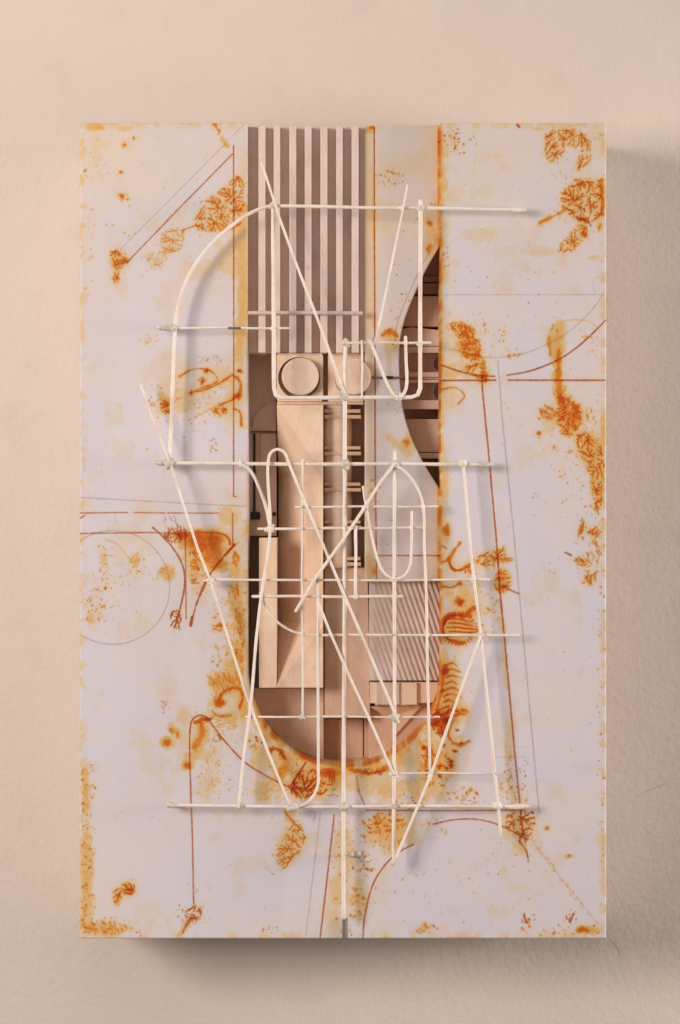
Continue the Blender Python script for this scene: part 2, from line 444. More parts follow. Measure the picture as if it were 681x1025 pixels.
# --- construction lines left
stroke(3, [(80, 498), (247, 507)], 1.0, .6)
stroke(2, [(80, 513.5), (128, 513)], 1.1, .75); stroke(2, [(134, 513), (165, 513.5)], 1, .65); stroke(2, [(168, 513.5), (219, 513.7)], 1, .75, gaps=.4)
stroke(2, [(80, 534), (150, 533), (176, 534)], 1.2, .8, gaps=.2); stroke(1, [(176, 534), (221, 534), (229, 539), (230.5, 545)], 2, .85, True)
stroke(2, [(85, 516), (80, 519)], 1.6, .7)
stroke(3, [(113 + 57 * math.cos(t), 588 + 57 * math.sin(t)) for t in np.linspace(-2.2, 2.2, 60)], 1.1, .6)
stroke(2, [(153, 528), (160, 534), (172, 547), (183, 566), (185, 585), (179, 616)], 1.6, .85, True)
dendrite([(179, 616)], ell(176, 620, 7, 11), .3, 1.5, .9, 2, core=.1, halo=.3)
stroke(2, [(185.6, 530), (186, 560), (186.5, 619)], 1.2, .7); stroke(2, [(233, 514), (233.2, 545)], 1.2, .75)
stroke(2, [(235.4, 545), (222, 560), (210, 575), (205, 585), (197, 604), (191.5, 625)], 1.6, .85, True, rough=.8); stroke(1, [(235, 545), (225, 556)], 2.6, .7); stroke(2, [(192.5, 618), (191, 626)], 3, .8)
blob(0, 207, 552, 25, 26, .95, .45, k=.8); blob(1, 200, 540, 17, 13, .75, .7); blob(1, 216, 540, 14, 8, .6, .7); blob(1, 207, 548, 4, 4, .8)
blob(0, 210, 556, 26, 24, .7, .8, k=.9); blob(1, 212, 556, 18, 18, .45, .9, k=1.1); blob(0, 228, 517, 14, 12, .5); blob(0, 236, 570, 8, 14, .6); blob(0, 196, 575, 10, 20, .5)
dendrite([(180, 536)], ell(176, 535, 13, 10), .22, 1.2, .85, 2, core=.1, halo=.6); blob(1, 180, 537, 7, 5, .7); blob(2, 182, 533, 4, 6, .4)
ticks(170, 523, 9, 7, 12, 1.2, 5, .9, .6, 2); specks(ell(200, 560, 16, 20), 40, (.5, 1.4), (1, 1, 2), .7)
ticks(197, 562, 7, 10, 14, .8, 3.6, 1.5, .6); ticks(195, 582, 6, 3, 8, .2, 3, 1.5, .7, 2)
blob(0, 167, 573, 9, 9, .75); specks(ell(166, 573, 9, 8), 30, (.4, 1.1), (1, 1, 3), .6); blob(0, 137, 560, 7, 9, .6); specks(ell(137, 566, 9, 14), 26, (.5, 1.2), (1, 1, 2), .65)
blob(0, 104, 560, 8, 14, .3); specks(R(99, 545, 112, 585), 26, (.5, 1.3), (1, 1, 2), .6); specks(R(87, 578, 106, 622), 44, (.5, 1.5), (1, 1, 2), .7); blob(0, 90, 619, 6, 6, .5); specks(R(110, 550, 160, 580), 26, (.4, 1.1), (1, 1, 2), .5)
stroke(3, [(115, 512), (116, 525)], .8, .5); stroke(0, [(105, 540), (118, 545), (128, 558)], 2, .4, True)
# --- left panel, strip by the opening
blob(0, 238, 610, 10, 40, .55, .7); blob(0, 236, 660, 12, 40, .6, .7); specks(R(213, 590, 246, 690), 120, (.4, 1.4), (1, 1, 1, 2), .7)
ticks(236, 560, 4, 8, 8, 1.4, 6, 1.6, .6); ticks(236, 592, 5, 6, 8, 1.2, 5, 1.5, .65); ticks(219, 628, 5, 4, 8, .3, 4, 1.5, .65)
ticks(240, 650, 5, 40, 50, 1.5, 7, .8, .5); ticks(215, 690, 5, 14, 10, 1.2, 5, .8, .4)
blob(0, 220, 684, 16, 14, .45, .7); ticks(222, 684, 13, 10, 34, 1.1, 8, .9, .45)
stroke(1, [(219, 702), (222, 695), (231, 689), (240, 690), (243, 699), (240, 708)], 2.4, .75, True, rough=2.4); stroke(0, [(217, 705), (222, 695), (231, 688), (241, 690), (243, 706)], 8, .6, True, rough=4)
blob(1, 220, 704, 6, 4, .8); blob(0, 219, 703, 10, 7, .8)
for i in range(6): stroke(0, [(209 + i, 711 + i * 4), (222, 715 + i * 3.2), (236, 714 + i * 3)], 2.6, .55, True, rough=3)
stroke(1, [(212, 713), (222, 717), (232, 716)], 1.6, .6, True, rough=1.6); blob(0, 245, 712, 5, 7, .8)
stroke(2, [(194, 905), (192.5, 830), (191, 790), (190.5, 730), (193, 720), (200, 716), (207, 718), (213, 726), (222, 738), (243.7, 761.6), (262, 774), (288, 787), (308, 792)], 1.25, .9, True)
stroke(1, [(196, 723), (203, 720), (211, 720)], 4, .7, True, rough=2.5); blob(2, 209, 720, 4, 3, .6)
stroke(0, [(202, 722), (203, 735), (196, 748), (190, 758)], 11, .7, True, rough=6); stroke(1, [(202, 724), (202, 736), (195, 748)], 4, .5, True, rough=4)
blob(0, 166, 742, 10, 8, .75); blob(1, 167, 743, 5, 4, .7); blob(0, 175, 731, 9, 8, .65); blob(1, 172, 731, 3, 4, .5); blob(1, 178, 735, 2, 4, .6); blob(0, 186, 718, 8, 10, .35); blob(0, 187, 766, 8, 6, .8); blob(1, 188, 766, 4.5, 3.5, .8); blob(0, 205, 755, 14, 8, .35)
ticks(166, 708, 6, 7, 12, .9, 2.6, 1.1, .6, 2); ticks(217, 741, 4, 1.5, 6, -.4, 3, 1.4, .8, 3); specks(ell(215, 780, 24, 20), 70, (.4, 1.1), (1, 1, 2, 3), .5); blob(0, 205, 790, 16, 14, .2)
ticks(214, 770, 10, 20, 22, 1.5, 3.4, .7, .4); stroke(2, [(218, 735), (221, 740)], 2, .6)
# --- left panel, bottom
for i in range(8): specks(R(82, 765 + i * 20, 96 - (i % 3) * 2, 790 + i * 20), 22, (.5, 1.5), (1, 1, 2), .6)
blob(0, 86, 790, 5, 34, .6); blob(0, 87, 870, 8, 50, .7); blob(0, 88, 915, 8, 20, .35)
dendrite([(132, 892)], ell(128, 890, 9, 7), .3, 1.6, .85, core=.5, halo=.6); dendrite([(121, 892)], ell(117, 898, 5, 10), .3, 1.1, .7, core=.4, halo=.3)
blob(0, 104, 930, 24, 8, .65); ticks(104, 929, 24, 7, 60, .9, 3, 1.1, .5); specks(R(84, 918, 145, 937), 40, (.4, 1.3), (1, 1, 2), .6)
dendrite([(194, 908)], ell(194, 915, 9, 9), .42, 1.2, .9, 2, core=.1, halo=.3); stroke(2, [(192, 918), (186, 927), (183, 934)], 1.6, .6, rough=1.6); stroke(0, [(190, 920), (178, 939)], 6, .6, rough=4); specks(ell(194, 914, 20, 12), 26, (.4, 1.1), (2, 2, 1), .7)
specks(ell(194, 890, 10, 6), 7, (.4, 1), (2,), .6); specks(ell(270, 930, 10, 4), 12, (.5, 1.4), (2, 1, 3), .8)
# --- below the opening
stroke(1, [(270, 752), (274, 749), (280, 751), (285, 759)], 3, .85, True, rough=2.4); stroke(2, [(271, 751), (279, 750), (284, 757)], 1.4, .5, True); blob(0, 283, 770, 14, 18, .8, .6); blob(0, 264, 792, 16, 14, .55); blob(0, 256, 756, 8, 12, .4); blob(1, 284, 772, 8, 12, .3)
specks(ell(258, 743, 10, 8), 34, (.5, 1.6), (1, 2, 2), .75); specks(ell(285, 765, 16, 14), 50, (.4, 1.3), (1, 1, 2, 3), .6)
stroke(2, [(306, 763.5), (298, 776), (291, 787)], 1.8, .85); blob(0, 318, 776, 26, 14, .85, .6); blob(0, 318, 790, 24, 12, .35); blob(1, 330, 774, 16, 6, .7)
dendrite([(300, 773), (293, 786), (318, 785)], [(297, 772), (318, 768), (338, 772), (336, 785), (322, 796), (308, 800), (298, 800), (289, 795)], .2, 1.6, .9, core=.85, halo=.6, brk=.2)
dendrite([(308, 792)], ell(304, 788, 16, 13), .12, 1.4, .8, 2, core=.1, halo=.3, brk=.25)
ticks(335, 796, 8, 2, 9, 0, 2.6, 1.1, .7, 2); stroke(3, [(333, 791), (336, 790)], 1.6, .6)
stroke(1, [(284, 811), (292, 821), (300, 829)], 1.6, .8, True, rough=1.5)
dendrite([(300, 829), (293, 822)], [(294, 820), (303, 822), (306, 838), (302, 852), (290, 866), (284, 872), (276, 864), (278, 848), (286, 832)], .24, 1.1, .8, core=.5, halo=.5, brk=.22)
specks([(285, 835), (300, 850), (272, 880), (262, 872)], 40, (.4, 1.2), (1, 1, 3), .55); blob(0, 290, 816, 7, 9, .6); blob(0, 290, 845, 17, 26, .25)
stroke(3, [(321, 813), (313, 880), (306, 939)], 1.2, .45); stroke(2, [(334.7, 816), (328, 876), (320.5, 940)], 1.3, .85)
stroke(3, [(316, 815), (314, 822)], 2, .4)
blob(0, 345, 850, 12, 40, .35, .8); blob(0, 335, 910, 12, 40, .4, .8); blob(0, 356, 900, 12, 26, .45, .8); specks(R(330, 820, 362, 936), 60, (.5, 1.4), (1, 1, 2), .6)
stroke(2, [(357, 776), (359, 790), (366, 808)], 1.2, .6, True, gaps=.3); stroke(1, [(350, 770), (368, 774), (386, 769)], 4, .7, True, rough=4); ticks(375, 772, 12, 4, 24, -.3, 3.5, 1.4, .8, 2)
blob(0, 392, 835, 26, 22, .6, .7); blob(0, 384, 828, 16, 10, .5); specks(ell(385, 832, 26, 20), 95, (.6, 1.9), (1, 1, 1, 2), .75); ticks(385, 825, 18, 10, 34, .6, 3.4, 1.2, .6); specks(ell(365, 865, 14, 12), 22, (.6, 1.9), (1, 2), .75); specks(ell(358, 905, 10, 18), 26, (.7, 2.2), (1,), .75)
specks(R(375, 870, 440, 905), 20, (.4, 1), (2, 3, 1), .5); specks(ell(410, 800, 16, 9), 22, (.7, 1.9), (1, 1, 2), .8); specks(ell(428, 930, 12, 5), 14, (.6, 1.7), (1, 2), .8); blob(0, 427, 929, 6, 5, .7)
blob(0, 395, 790, 28, 10, .35); blob(0, 377, 770, 22, 6, .5)
stroke(2, [(367, 811), (440, 811.5), (525, 811)], 1.2, .8, gaps=.15); stroke(2, [(363.5, 940), (365, 919), (375, 882), (395, 856), (414, 845)], 1.4, .8, True)
stroke(2, [(434, 825), (454, 820.6), (481, 820.6), (505, 828), (528, 841)], 1.2, .85, True); ticks(435, 828, 14, 12, 14, .9, 3, .8, .4, 1)
# --- right panel, top
specks(ell(458, 141, 20, 13), 46, (.5, 1.5), (1, 2, 2), .75); stroke(2, [(518, 125), (520, 127)], 2, .8); specks(ell(447, 258, 4, 14), 14, (.5, 1.4), (1, 2), .7); blob(0, 445, 185, 4, 9, .7); stroke(3, [(445, 295), (604, 295)], .9, .4)
dendrite([(566, 140), (570, 131)], [(545, 133), (556, 129), (568, 129), (566, 150), (560, 162), (546, 163), (544, 150)], .3, 1.1, .8, core=.4, halo=.6)
dendrite([(582, 134)], [(566, 129), (580, 129), (592, 141), (592, 160), (584, 168), (578, 176), (578, 160), (582, 150), (566, 147)], .26, 1.0, .75, core=.4, halo=.6, brk=.25)
dendrite([(602, 214), (602, 196), (580, 220), (575, 200)], [(577, 178), (592, 181), (603, 178), (604, 216), (592, 224), (580, 224), (568, 214), (561, 210), (561, 192)], .24, 1.3, .85, core=.6, halo=.5)
dendrite([(587, 228)], [(578, 224), (590, 226), (586, 240), (574, 252), (559, 254), (559, 244), (570, 234)], .32, 1.0, .75, core=.35, halo=.7)
stroke(1, [(564, 211), (553, 217), (540, 223)], 2, .5, True, rough=2); stroke(0, [(564, 212), (553, 217), (541, 224)], 5, .5, True, rough=3); stroke(1, [(603, 180), (603, 215)], 2.4, .6, rough=2.6); blob(1, 586, 235, 3, 2.5, .8); blob(1, 600, 228, 2, 4, .7); blob(0, 600, 225, 4, 8, .5)
stroke(2, [(578, 218), (588, 221), (592, 226)], 2, .7, True, rough=1.6); blob(0, 538, 129, 10, 2, .4); blob(0, 540, 252, 18, 6, .25); blob(0, 594, 258, 8, 3, .35); blob(0, 480, 235, 24, 8, .18); specks(ell(597, 135, 8, 6), 5, (.8, 1.4), (3,), .6)
specks(R(446, 260, 560, 345), 24, (.5, 1.2), (1, 2, 3), .6)
stroke(3, [(445, 348), (470, 354), (491, 358), (512, 356), (530, 352), (565, 335), (593, 310), (604, 294)], 1.1, .5, True)
stroke(3, ell(600, 286, 6, 9), .8, .25)
# feather by the opening
dendrite([(452, 327), (468, 345), (476, 355)], [(447, 322), (462, 321), (474, 334), (482, 345), (483, 362), (470, 362), (460, 352), (458, 336)], .32, 1.1, .85, core=.3, halo=.8); ticks(463, 330, 12, 6, 40, 1.3, 4, .9, .6); ticks(472, 348, 9, 12, 40, .4, 5, 1, .65); blob(0, 468, 344, 15, 20, .6)
dendrite([(484, 378)], [(466, 364), (486, 362), (489, 382), (480, 384), (464, 372)], .26, 1.1, .8, core=.4, halo=.7); blob(1, 485, 378, 5, 5, .65); stroke(1, [(484, 362), (486, 380)], 3, .45, rough=3)
blob(0, 455, 372, 14, 10, .6); blob(0, 450, 395, 9, 16, .35); stroke(1, [(442, 390), (456, 388), (465, 396), (459, 404)], 1.4, .6, True, rough=1.2); specks(ell(495, 335, 16, 14), 26, (.5, 1.6), (1, 1, 3), .6); specks(ell(515, 354, 14, 5), 16, (.5, 1.4), (1,), .5)
stroke(2, [(442, 365.5), (463, 372.5), (481, 376), (495, 376.6)], 1.4, .9, True); stroke(2, [(507.5, 375.6), (530, 371.5), (559, 360), (581, 345), (607, 320)], 1.4, .9, True)
stroke(2, [(442, 381), (496, 380.5)], 1.5, .9); stroke(2, [(509, 380.5), (606, 380.7)], 1.5, .85)
stroke(2, [(482, 376), (484, 400), (488, 440), (497, 540), (501, 594), (516, 760), (521, 808), (524, 836)], 1.5, .85, gaps=.15)
stroke(3, [(498.5, 361), (503, 420), (515, 540), (535, 760), (540, 815)], 1.3, .55)
# drop and tail, far right
blob(0, 557, 345, 10, 22, .9, .5, k=.5); blob(0, 561, 330, 8, 12, .7, .6, k=.5); stroke(0, [(558, 355), (559, 380), (561, 400)], 11, .85, rough=3); stroke(1, [(559, 352), (559.5, 380), (562, 402)], 5, .45, rough=4); stroke(1, [(554, 325), (550, 335), (551, 355)], 3, .35, True, rough=3); specks(ell(556, 345, 7, 16), 20, (.5, 1.2), (1, 3, 3), .5)
stroke(0, [(562, 322), (575, 320), (590, 322), (601, 331)], 1.8, .4, True); specks(R(580, 325, 604, 360), 16, (.6, 1.6), (1, 1, 3), .45)
dendrite([(562, 398), (566, 412)], [(556, 396), (566, 396), (580, 406), (584, 420), (574, 438), (562, 436), (557, 420)], .34, 1.2, .85, core=.4, halo=.8); ticks(570, 412, 12, 14, 60, None, 5, 1, .7, radial=True); blob(0, 568, 415, 15, 22, .75); blob(1, 562, 398, 4, 5, .7)
ticks(549, 412, 8, 8, 26, .9, 3.5, 1.1, .7); ticks(549, 412, 6, 6, 6, .9, 3, 1.2, .7, 2); blob(0, 553, 420, 10, 16, .35); blob(1, 540, 419, 2, v=.8); blob(1, 540, 434, 2.3, v=.9); specks(R(536, 420, 560, 470), 10, (.6, 1.4), (3, 1), .6)
dendrite([(580, 436), (603, 455)], [(575, 434), (588, 432), (603, 446), (605, 470), (590, 468), (578, 452)], .26, 1.2, .8, core=.5, halo=.6); blob(0, 590, 450, 16, 20, .6); blob(0, 604, 430, 4, 26, .7); dendrite([(598, 470)], [(586, 466), (605, 468), (605, 500), (600, 518), (594, 512), (592, 490)], .22, 1.2, .75, core=.5, halo=.5)
blob(0, 598, 480, 9, 24, .6); ticks(587, 425, 10, 18, 20, 1, 3, .8, .5); specks(R(560, 440, 604, 520), 60, (.5, 1.4), (1, 1, 2), .6); specks(ell(540, 505, 10, 14), 12, (.5, 1), (3,), .6)
for c in ((583, 530, 4, 10, 1.8), (594, 536, 6, 6, -.7), (595, 552, 8, 12, 1.2), (583, 562, 8, 6, .4), (592, 578, 6, 6, 1.6)): ticks(c[0], c[1], c[2], c[3], 9, c[4], 6, 1.3, .7, 1); ticks(c[0], c[1], c[2], c[3], 5, c[4] + .6, 4, 1.1, .6, 2)
specks(R(575, 525, 605, 590), 34, (.5, 1.5), (1, 1, 2), .6); stroke(2, [(566, 553), (572, 556)], 2, .7); specks(R(540, 555, 566, 575), 9, (.5, 1.1), (3,), .6); specks(R(598, 590, 606, 935), 44, (.5, 1.5), (1, 1, 2), .6)
# --- right panel, by the opening, downwards
blob(0, 446, 480, 5, 30, .4); blob(0, 447, 535, 5, 12, .8); blob(1, 447, 531, 3.5, 6, .7); stroke(2, [(443, 546), (447, 549)], 1.4, .7)
stroke(1, [(461, 543), (455, 551), (449, 560), (442, 563)], 1.8, .75, True, rough=1.2); stroke(0, [(461, 543), (449, 560)], 4, .5, rough=2)
stroke(1, [(449, 559), (452, 568), (458, 571), (466, 568), (473, 563)], 2.4, .85, True, rough=1.8); stroke(2, [(450, 563), (454, 570), (462, 570)], 1.2, .7, True)
dendrite([(468, 568)], ell(470, 572, 6, 5), .4, .9, .75); dendrite([(497, 558), (478, 562)], [(474, 560), (486, 552), (498, 550), (506, 545), (508, 560), (496, 568), (478, 566)], .26, 1.2, .8, core=.4, halo=.7)
ticks(500, 560, 12, 3, 14, 0, 5, 1, .6, 1); blob(0, 503, 582, 10, 15, .75); dendrite([(500, 578), (503, 588)], ell(503, 582, 9, 14), .3, 1.2, .85, core=.6, halo=.6); stroke(2, [(503, 586), (512, 591), (519, 594)], 1.4, .8, True)
stroke(1, [(443, 587), (452, 588), (461, 584)], 1.4, .8, True); blob(1, 461, 584, 3, 3, .8); blob(0, 450, 594, 8, 6, .45); blob(0, 464, 598, 12, 14, .5); blob(1, 461, 603, 6, 5, .85); blob(2, 461, 603, 3, 3, .4)
stroke(1, [(464, 618), (470, 612), (476, 608)], 4, .8, True, rough=2.2); blob(0, 472, 612, 10, 8, .6); stroke(0, [(478, 585), (474, 608)], 4, .4, rough=3); specks(R(475, 580, 500, 640), 26, (.6, 1.7), (1, 1, 3), .6); stroke(0, [(485, 614), (496, 609)], 2, .7, rough=1.5)
# shell
blob(0, 460, 629, 20, 16, .85, .5, k=.6)
stroke(1, [(470, 617), (458, 615), (448, 618), (443, 627), (445, 637), (455, 642), (464, 643)], 4.5, .95, True, rough=2.6); stroke(2, [(462, 616), (450, 617), (444, 626), (445, 636), (452, 641)], 2, .6, True, rough=2)
for i, yy in enumerate((620, 624, 628, 632, 636)): stroke(1, [(447 + (i % 2) * 3, yy + (2 - i) * -.6), (457, yy - 1 + i * .4), (467, yy + 1), (479, 625 + i * 2.6)], 1.3, .9, True, rough=1); stroke(2, [(449, yy), (462, yy + .6), (474, 626 + i * 2.4)], .7, .55, True)
for t in np.linspace(-2.6, 2.4, 26): x, y = 459 - 15 * math.cos(t), 629 + 14 * math.sin(t); seg(1, (x, y), (x - 3 * math.cos(t), y + 3 * math.sin(t)), 1.4, .8)
stroke(0, [(500, 600), (504, 640), (508, 690)], 5, .35, rough=4); blob(0, 447, 660, 5, 16, .5)
# ribs below the shell
blob(1, 445, 670, 5, 6, .9); blob(2, 445, 671, 3, 4, .6); blob(1, 443, 691, 4, 4, .9); blob(2, 443, 691, 2, 3, .5); stroke(1, [(445, 668), (442, 690), (437, 712)], 3, .65, True, rough=2.4); blob(0, 450, 690, 14, 36, .6, .7); blob(0, 458, 712, 18, 26, .4, .8)
for i in range(9): y = 664 + i * 6.2; x = 446 - max(0, i - 4) * 1.2; stroke(1, [(x, y + 2), (x + 6, y - .5), (x + 12 + (i % 3) * 2, y + 2.5)], 1.7, .6, True, rough=1.8); stroke(2, [(x + 1, y + 1.5), (x + 6, y)], 1.2, .35)
blob(1, 442, 722, 12, 12, .85, .6); dendrite([(438, 712), (444, 735)], [(430, 712), (452, 708), (456, 716), (448, 732), (440, 740), (432, 732)], .26, 2, .95, 2, core=.2, halo=.5, brk=.25); ticks(457, 712, 10, 4, 12, 0, 5, 2, .7, 1); blob(2, 457, 712, 3, 2, .7)
stroke(1, [(448, 732), (452, 742), (462, 746), (470, 742)], 3, .65, True, rough=2.6); blob(0, 445, 760, 20, 26, .55, .7)
for x, y in ((443, 746), (455, 752), (449, 759), (438, 756), (434, 766), (441, 767), (447, 769), (462, 744), (452, 766), (430, 752), (425, 748), (440, 777), (458, 731), (452, 762)): blob(1, x, y, 3.2, 2.4, .9); blob(2, x, y, 1.8, 1.4, .6)
ticks(428, 760, 7, 18, 26, .9, 4, 1.4, .6, 1); specks(ell(436, 770, 18, 18), 60, (.6, 1.7), (1, 1, 2), .7); stroke(1, [(420, 742), (427, 752), (426, 770), (430, 782)], 1.7, .55, True, rough=2); blob(0, 432, 790, 22, 14, .4)
ticks(510, 775, 4, 24, 12, 1.2, 3, .9, .5, 1); specks(R(500, 750, 528, 806), 56, (.5, 1.5), (1, 2, 2, 3), .7); stroke(3, [(496, 758), (526, 758)], .7, .35); stroke(3, [(506, 748), (527, 748)], .7, .3); blob(0, 510, 745, 6, 30, .3)
specks(ell(462, 795, 16, 8), 22, (.6, 2), (1, 2), .75); ticks(470, 803, 10, 3, 8, .4, 3, 1.1, .7, 2)
dendrite([(524, 836), (522, 820)], [(506, 814), (534, 810), (538, 820), (532, 838), (526, 848), (514, 838), (504, 828)], .14, 1.3, .9, 2, core=.1, halo=.5, brk=.2); blob(0, 520, 828, 17, 17, .5); stroke(2, [(520, 842), (527, 852), (529, 862)], 1.6, .75, True, rough=1.2); blob(0, 522, 848, 9, 10, .5)
for i in range(46):
    t = i / 45; px, py = 530 + 68 * t, 838 + 87 * t; ticks(px, py, 3.2 - 2.4 * t, 2.4 - 1.6 * t, 2 if t < .4 else 1, .9, 2.0, .7, .45, random.choice((1, 2, 2)), spread=1)
stroke(3, [(535, 845), (594, 918)], .7, .3); blob(1, 548, 829, 2, v=.9); blob(1, 570, 857, 2, v=.7); blob(0, 570, 857, 6, 3, .5)
specks(ell(529, 922, 8, 12), 20, (.6, 1.9), (1, 2), .75); stroke(2, [(525, 916), (527, 923)], 3, .7, rough=2); stroke(2, [(574, 915), (571, 922)], 3, .6, rough=2); specks(ell(572, 917, 6, 7), 9, (.6, 1.6), (1, 2), .7)
blob(1, 583, 931, 7, 3, .85); blob(0, 590, 931, 14, 5, .8); specks(R(540, 925, 605, 937), 30, (.5, 1.4), (1, 1, 2), .7); specks(R(470, 850, 540, 880), 24, (.5, 1.1), (2, 3), .55); specks(R(440, 860, 600, 935), 40, (.4, 1), (1, 3, 2), .5)
# --- sunken inner panel (between the slats and the right panel)
stroke(2, [(375, 128), (375.4, 330), (376, 475), (377, 583)], 1.3, .85); stroke(0, [(375, 200), (375.5, 330)], 3, .5, rough=2); stroke(2, [(378, 556), (440, 556)], 1.2, .8)
blob(0, 371, 129, 8, 5, .9); blob(1, 372, 128, 4, 2, .6); blob(0, 374, 200, 4, 40, .35); specks(ell(392, 178, 16, 9), 30, (.5, 1.3), (1, 2, 2), .7); specks(R(378, 190, 436, 330), 26, (.5, 1.3), (1, 2, 3), .6)
blob(0, 434, 250, 9, 26, .5); blob(1, 430, 223, 3, 3, .8); blob(1, 429, 248, 3, 5, .7); blob(0, 430, 235, 9, 26, .4); specks(ell(434, 205, 5, 5), 7, (.5, 1.1), (2,), .7)
stroke(1, [(383, 336), (390, 331), (397, 336)], 3, .7, True, rough=2.6); blob(0, 391, 340, 9, 12, .75); blob(0, 390, 368, 5, 24, .45); specks(ell(392, 340, 8, 10), 18, (.5, 1.3), (1, 1, 2), .6); blob(0, 372, 318, 5, 12, .3)
stroke(0, [(388, 438), (396, 444), (406, 446), (408, 436)], 6, .6, True, rough=4); blob(0, 408, 447, 8, 11, .85); blob(1, 407, 443, 4, 5, .5); specks(ell(392, 400, 12, 16), 16, (.5, 1.2), (1, 2), .5); specks(ell(374, 495, 12, 20), 30, (.5, 1.2), (1, 2), .6)
specks(R(380, 470, 438, 575), 14, (.5, 1), (3, 2), .6); blob(0, 371, 566, 8, 12, .5); blob(1, 375, 572, 2, 6, .4); stroke(3, [(387, 545), (389, 545)], 1.2, .7); specks(ell(405, 310, 8, 20), 16, (.5, 1.1), (2, 1), .6)
def blur(a, n):
    for ax in (0, 1):
        c = np.cumsum(np.pad(a, [(n + 1, n) if k == ax else (0, 0) for k in (0, 1)], mode='edge'), axis=ax)
        m = a.shape[ax]
        a = (np.take(c, range(2 * n + 1, 2 * n + 1 + m), ax) - np.take(c, range(0, m), ax)) / (2 * n + 1)
    return a
ob = blur(blur(pig[1].astype(np.float64), 3), 3); ow = blur(blur((pig[1] + .5 * pig[2] * (NB > .5)).astype(np.float64), 9), 9)
pig[1] = pig[1] * (.62 + .6 * NM) * 1.0 + ob * .24 * (.5 + NF)
pig[0] = 1 - (1 - pig[0] * (.55 + .9 * NM)) * (1 - np.clip(ow * 1.15 * (.35 + 1.3 * NM), 0, .75))
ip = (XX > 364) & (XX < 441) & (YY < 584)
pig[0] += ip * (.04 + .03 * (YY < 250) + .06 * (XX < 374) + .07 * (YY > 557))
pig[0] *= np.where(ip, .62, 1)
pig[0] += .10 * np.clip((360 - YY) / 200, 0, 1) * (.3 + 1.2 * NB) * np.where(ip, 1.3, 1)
pig[0] += .07 * ip * (XX < 375) * (.5 + NM); pig[0] += .12 * ip * np.clip((XX - 418) / 20, 0, 1)  # cream left strip; shade at the right edge painted into the wash
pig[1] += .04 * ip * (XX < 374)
np.clip(pig, 0, .97, out=pig)

def sample_pig(x, y):
    xf = np.clip(x * S, 0, CW - 2); yf = np.clip(y * S, 0, CH - 2)
    xi = xf.astype(int); yi = yf.astype(int); fx = xf - xi; fy = yf - yi
    out = np.empty((len(x), 4), np.float32)
    for c in range(4):
        p = pig[c]
        out[:, c] = (p[yi, xi] * (1 - fx) + p[yi, xi + 1] * fx) * (1 - fy) + (p[yi + 1, xi] * (1 - fx) + p[yi + 1, xi + 1] * fx) * fy
    return out

def grid_arrays(X, Y, H, mask=None, flip=False):
    nr, nc = X.shape
    idx = np.arange(nr * nc).reshape(nr, nc)
    q = np.stack([idx[:-1, :-1], idx[:-1, 1:], idx[1:, 1:], idx[1:, :-1]], -1)
    if flip: q = q[..., ::-1]
    q = q[mask] if mask is not None else q.reshape(-1, 4)
    return X.ravel(), Y.ravel(), H.ravel(), q

def mesh_np(name, co, quads):
    me = bpy.data.meshes.new(name)
    me.vertices.add(len(co)); me.vertices.foreach_set('co', np.ascontiguousarray(co, np.float32).ravel())
    me.loops.add(quads.size); me.loops.foreach_set('vertex_index', quads.ravel().astype(np.int32))
    me.polygons.add(len(quads)); me.polygons.foreach_set('loop_start', np.arange(0, quads.size, 4, dtype=np.int32))
    me.update(calc_edges=True); me.validate()
    return me

GLAZE = np.log(np.array([(.99, .69, .26), (.84, .34, .045), (.56, .17, .08), (.60, .51, .43)]))
def add_pigment(me, k):
    rgb = np.exp((k * np.array([1.35, 1.5, 1.15, 1.1])) @ GLAZE)
    rgba = np.hstack([rgb, np.ones((len(rgb), 1))])
    a = me.color_attributes.new('pigment', 'FLOAT_COLOR', 'POINT')
    a.data.foreach_set('color', np.ascontiguousarray(rgba, np.float32).ravel())

# ------------------------------------------------------------------ the relief
relief = bpy.data.objects.new('wall_relief', None); COL.objects.link(relief)
relief.location = (0, 0, 0); relief.empty_display_size = .1
relief['label'] = 'white box relief with ochre stains and wire lattice over a U-shaped opening, on cream wall'
relief['category'] = 'relief'

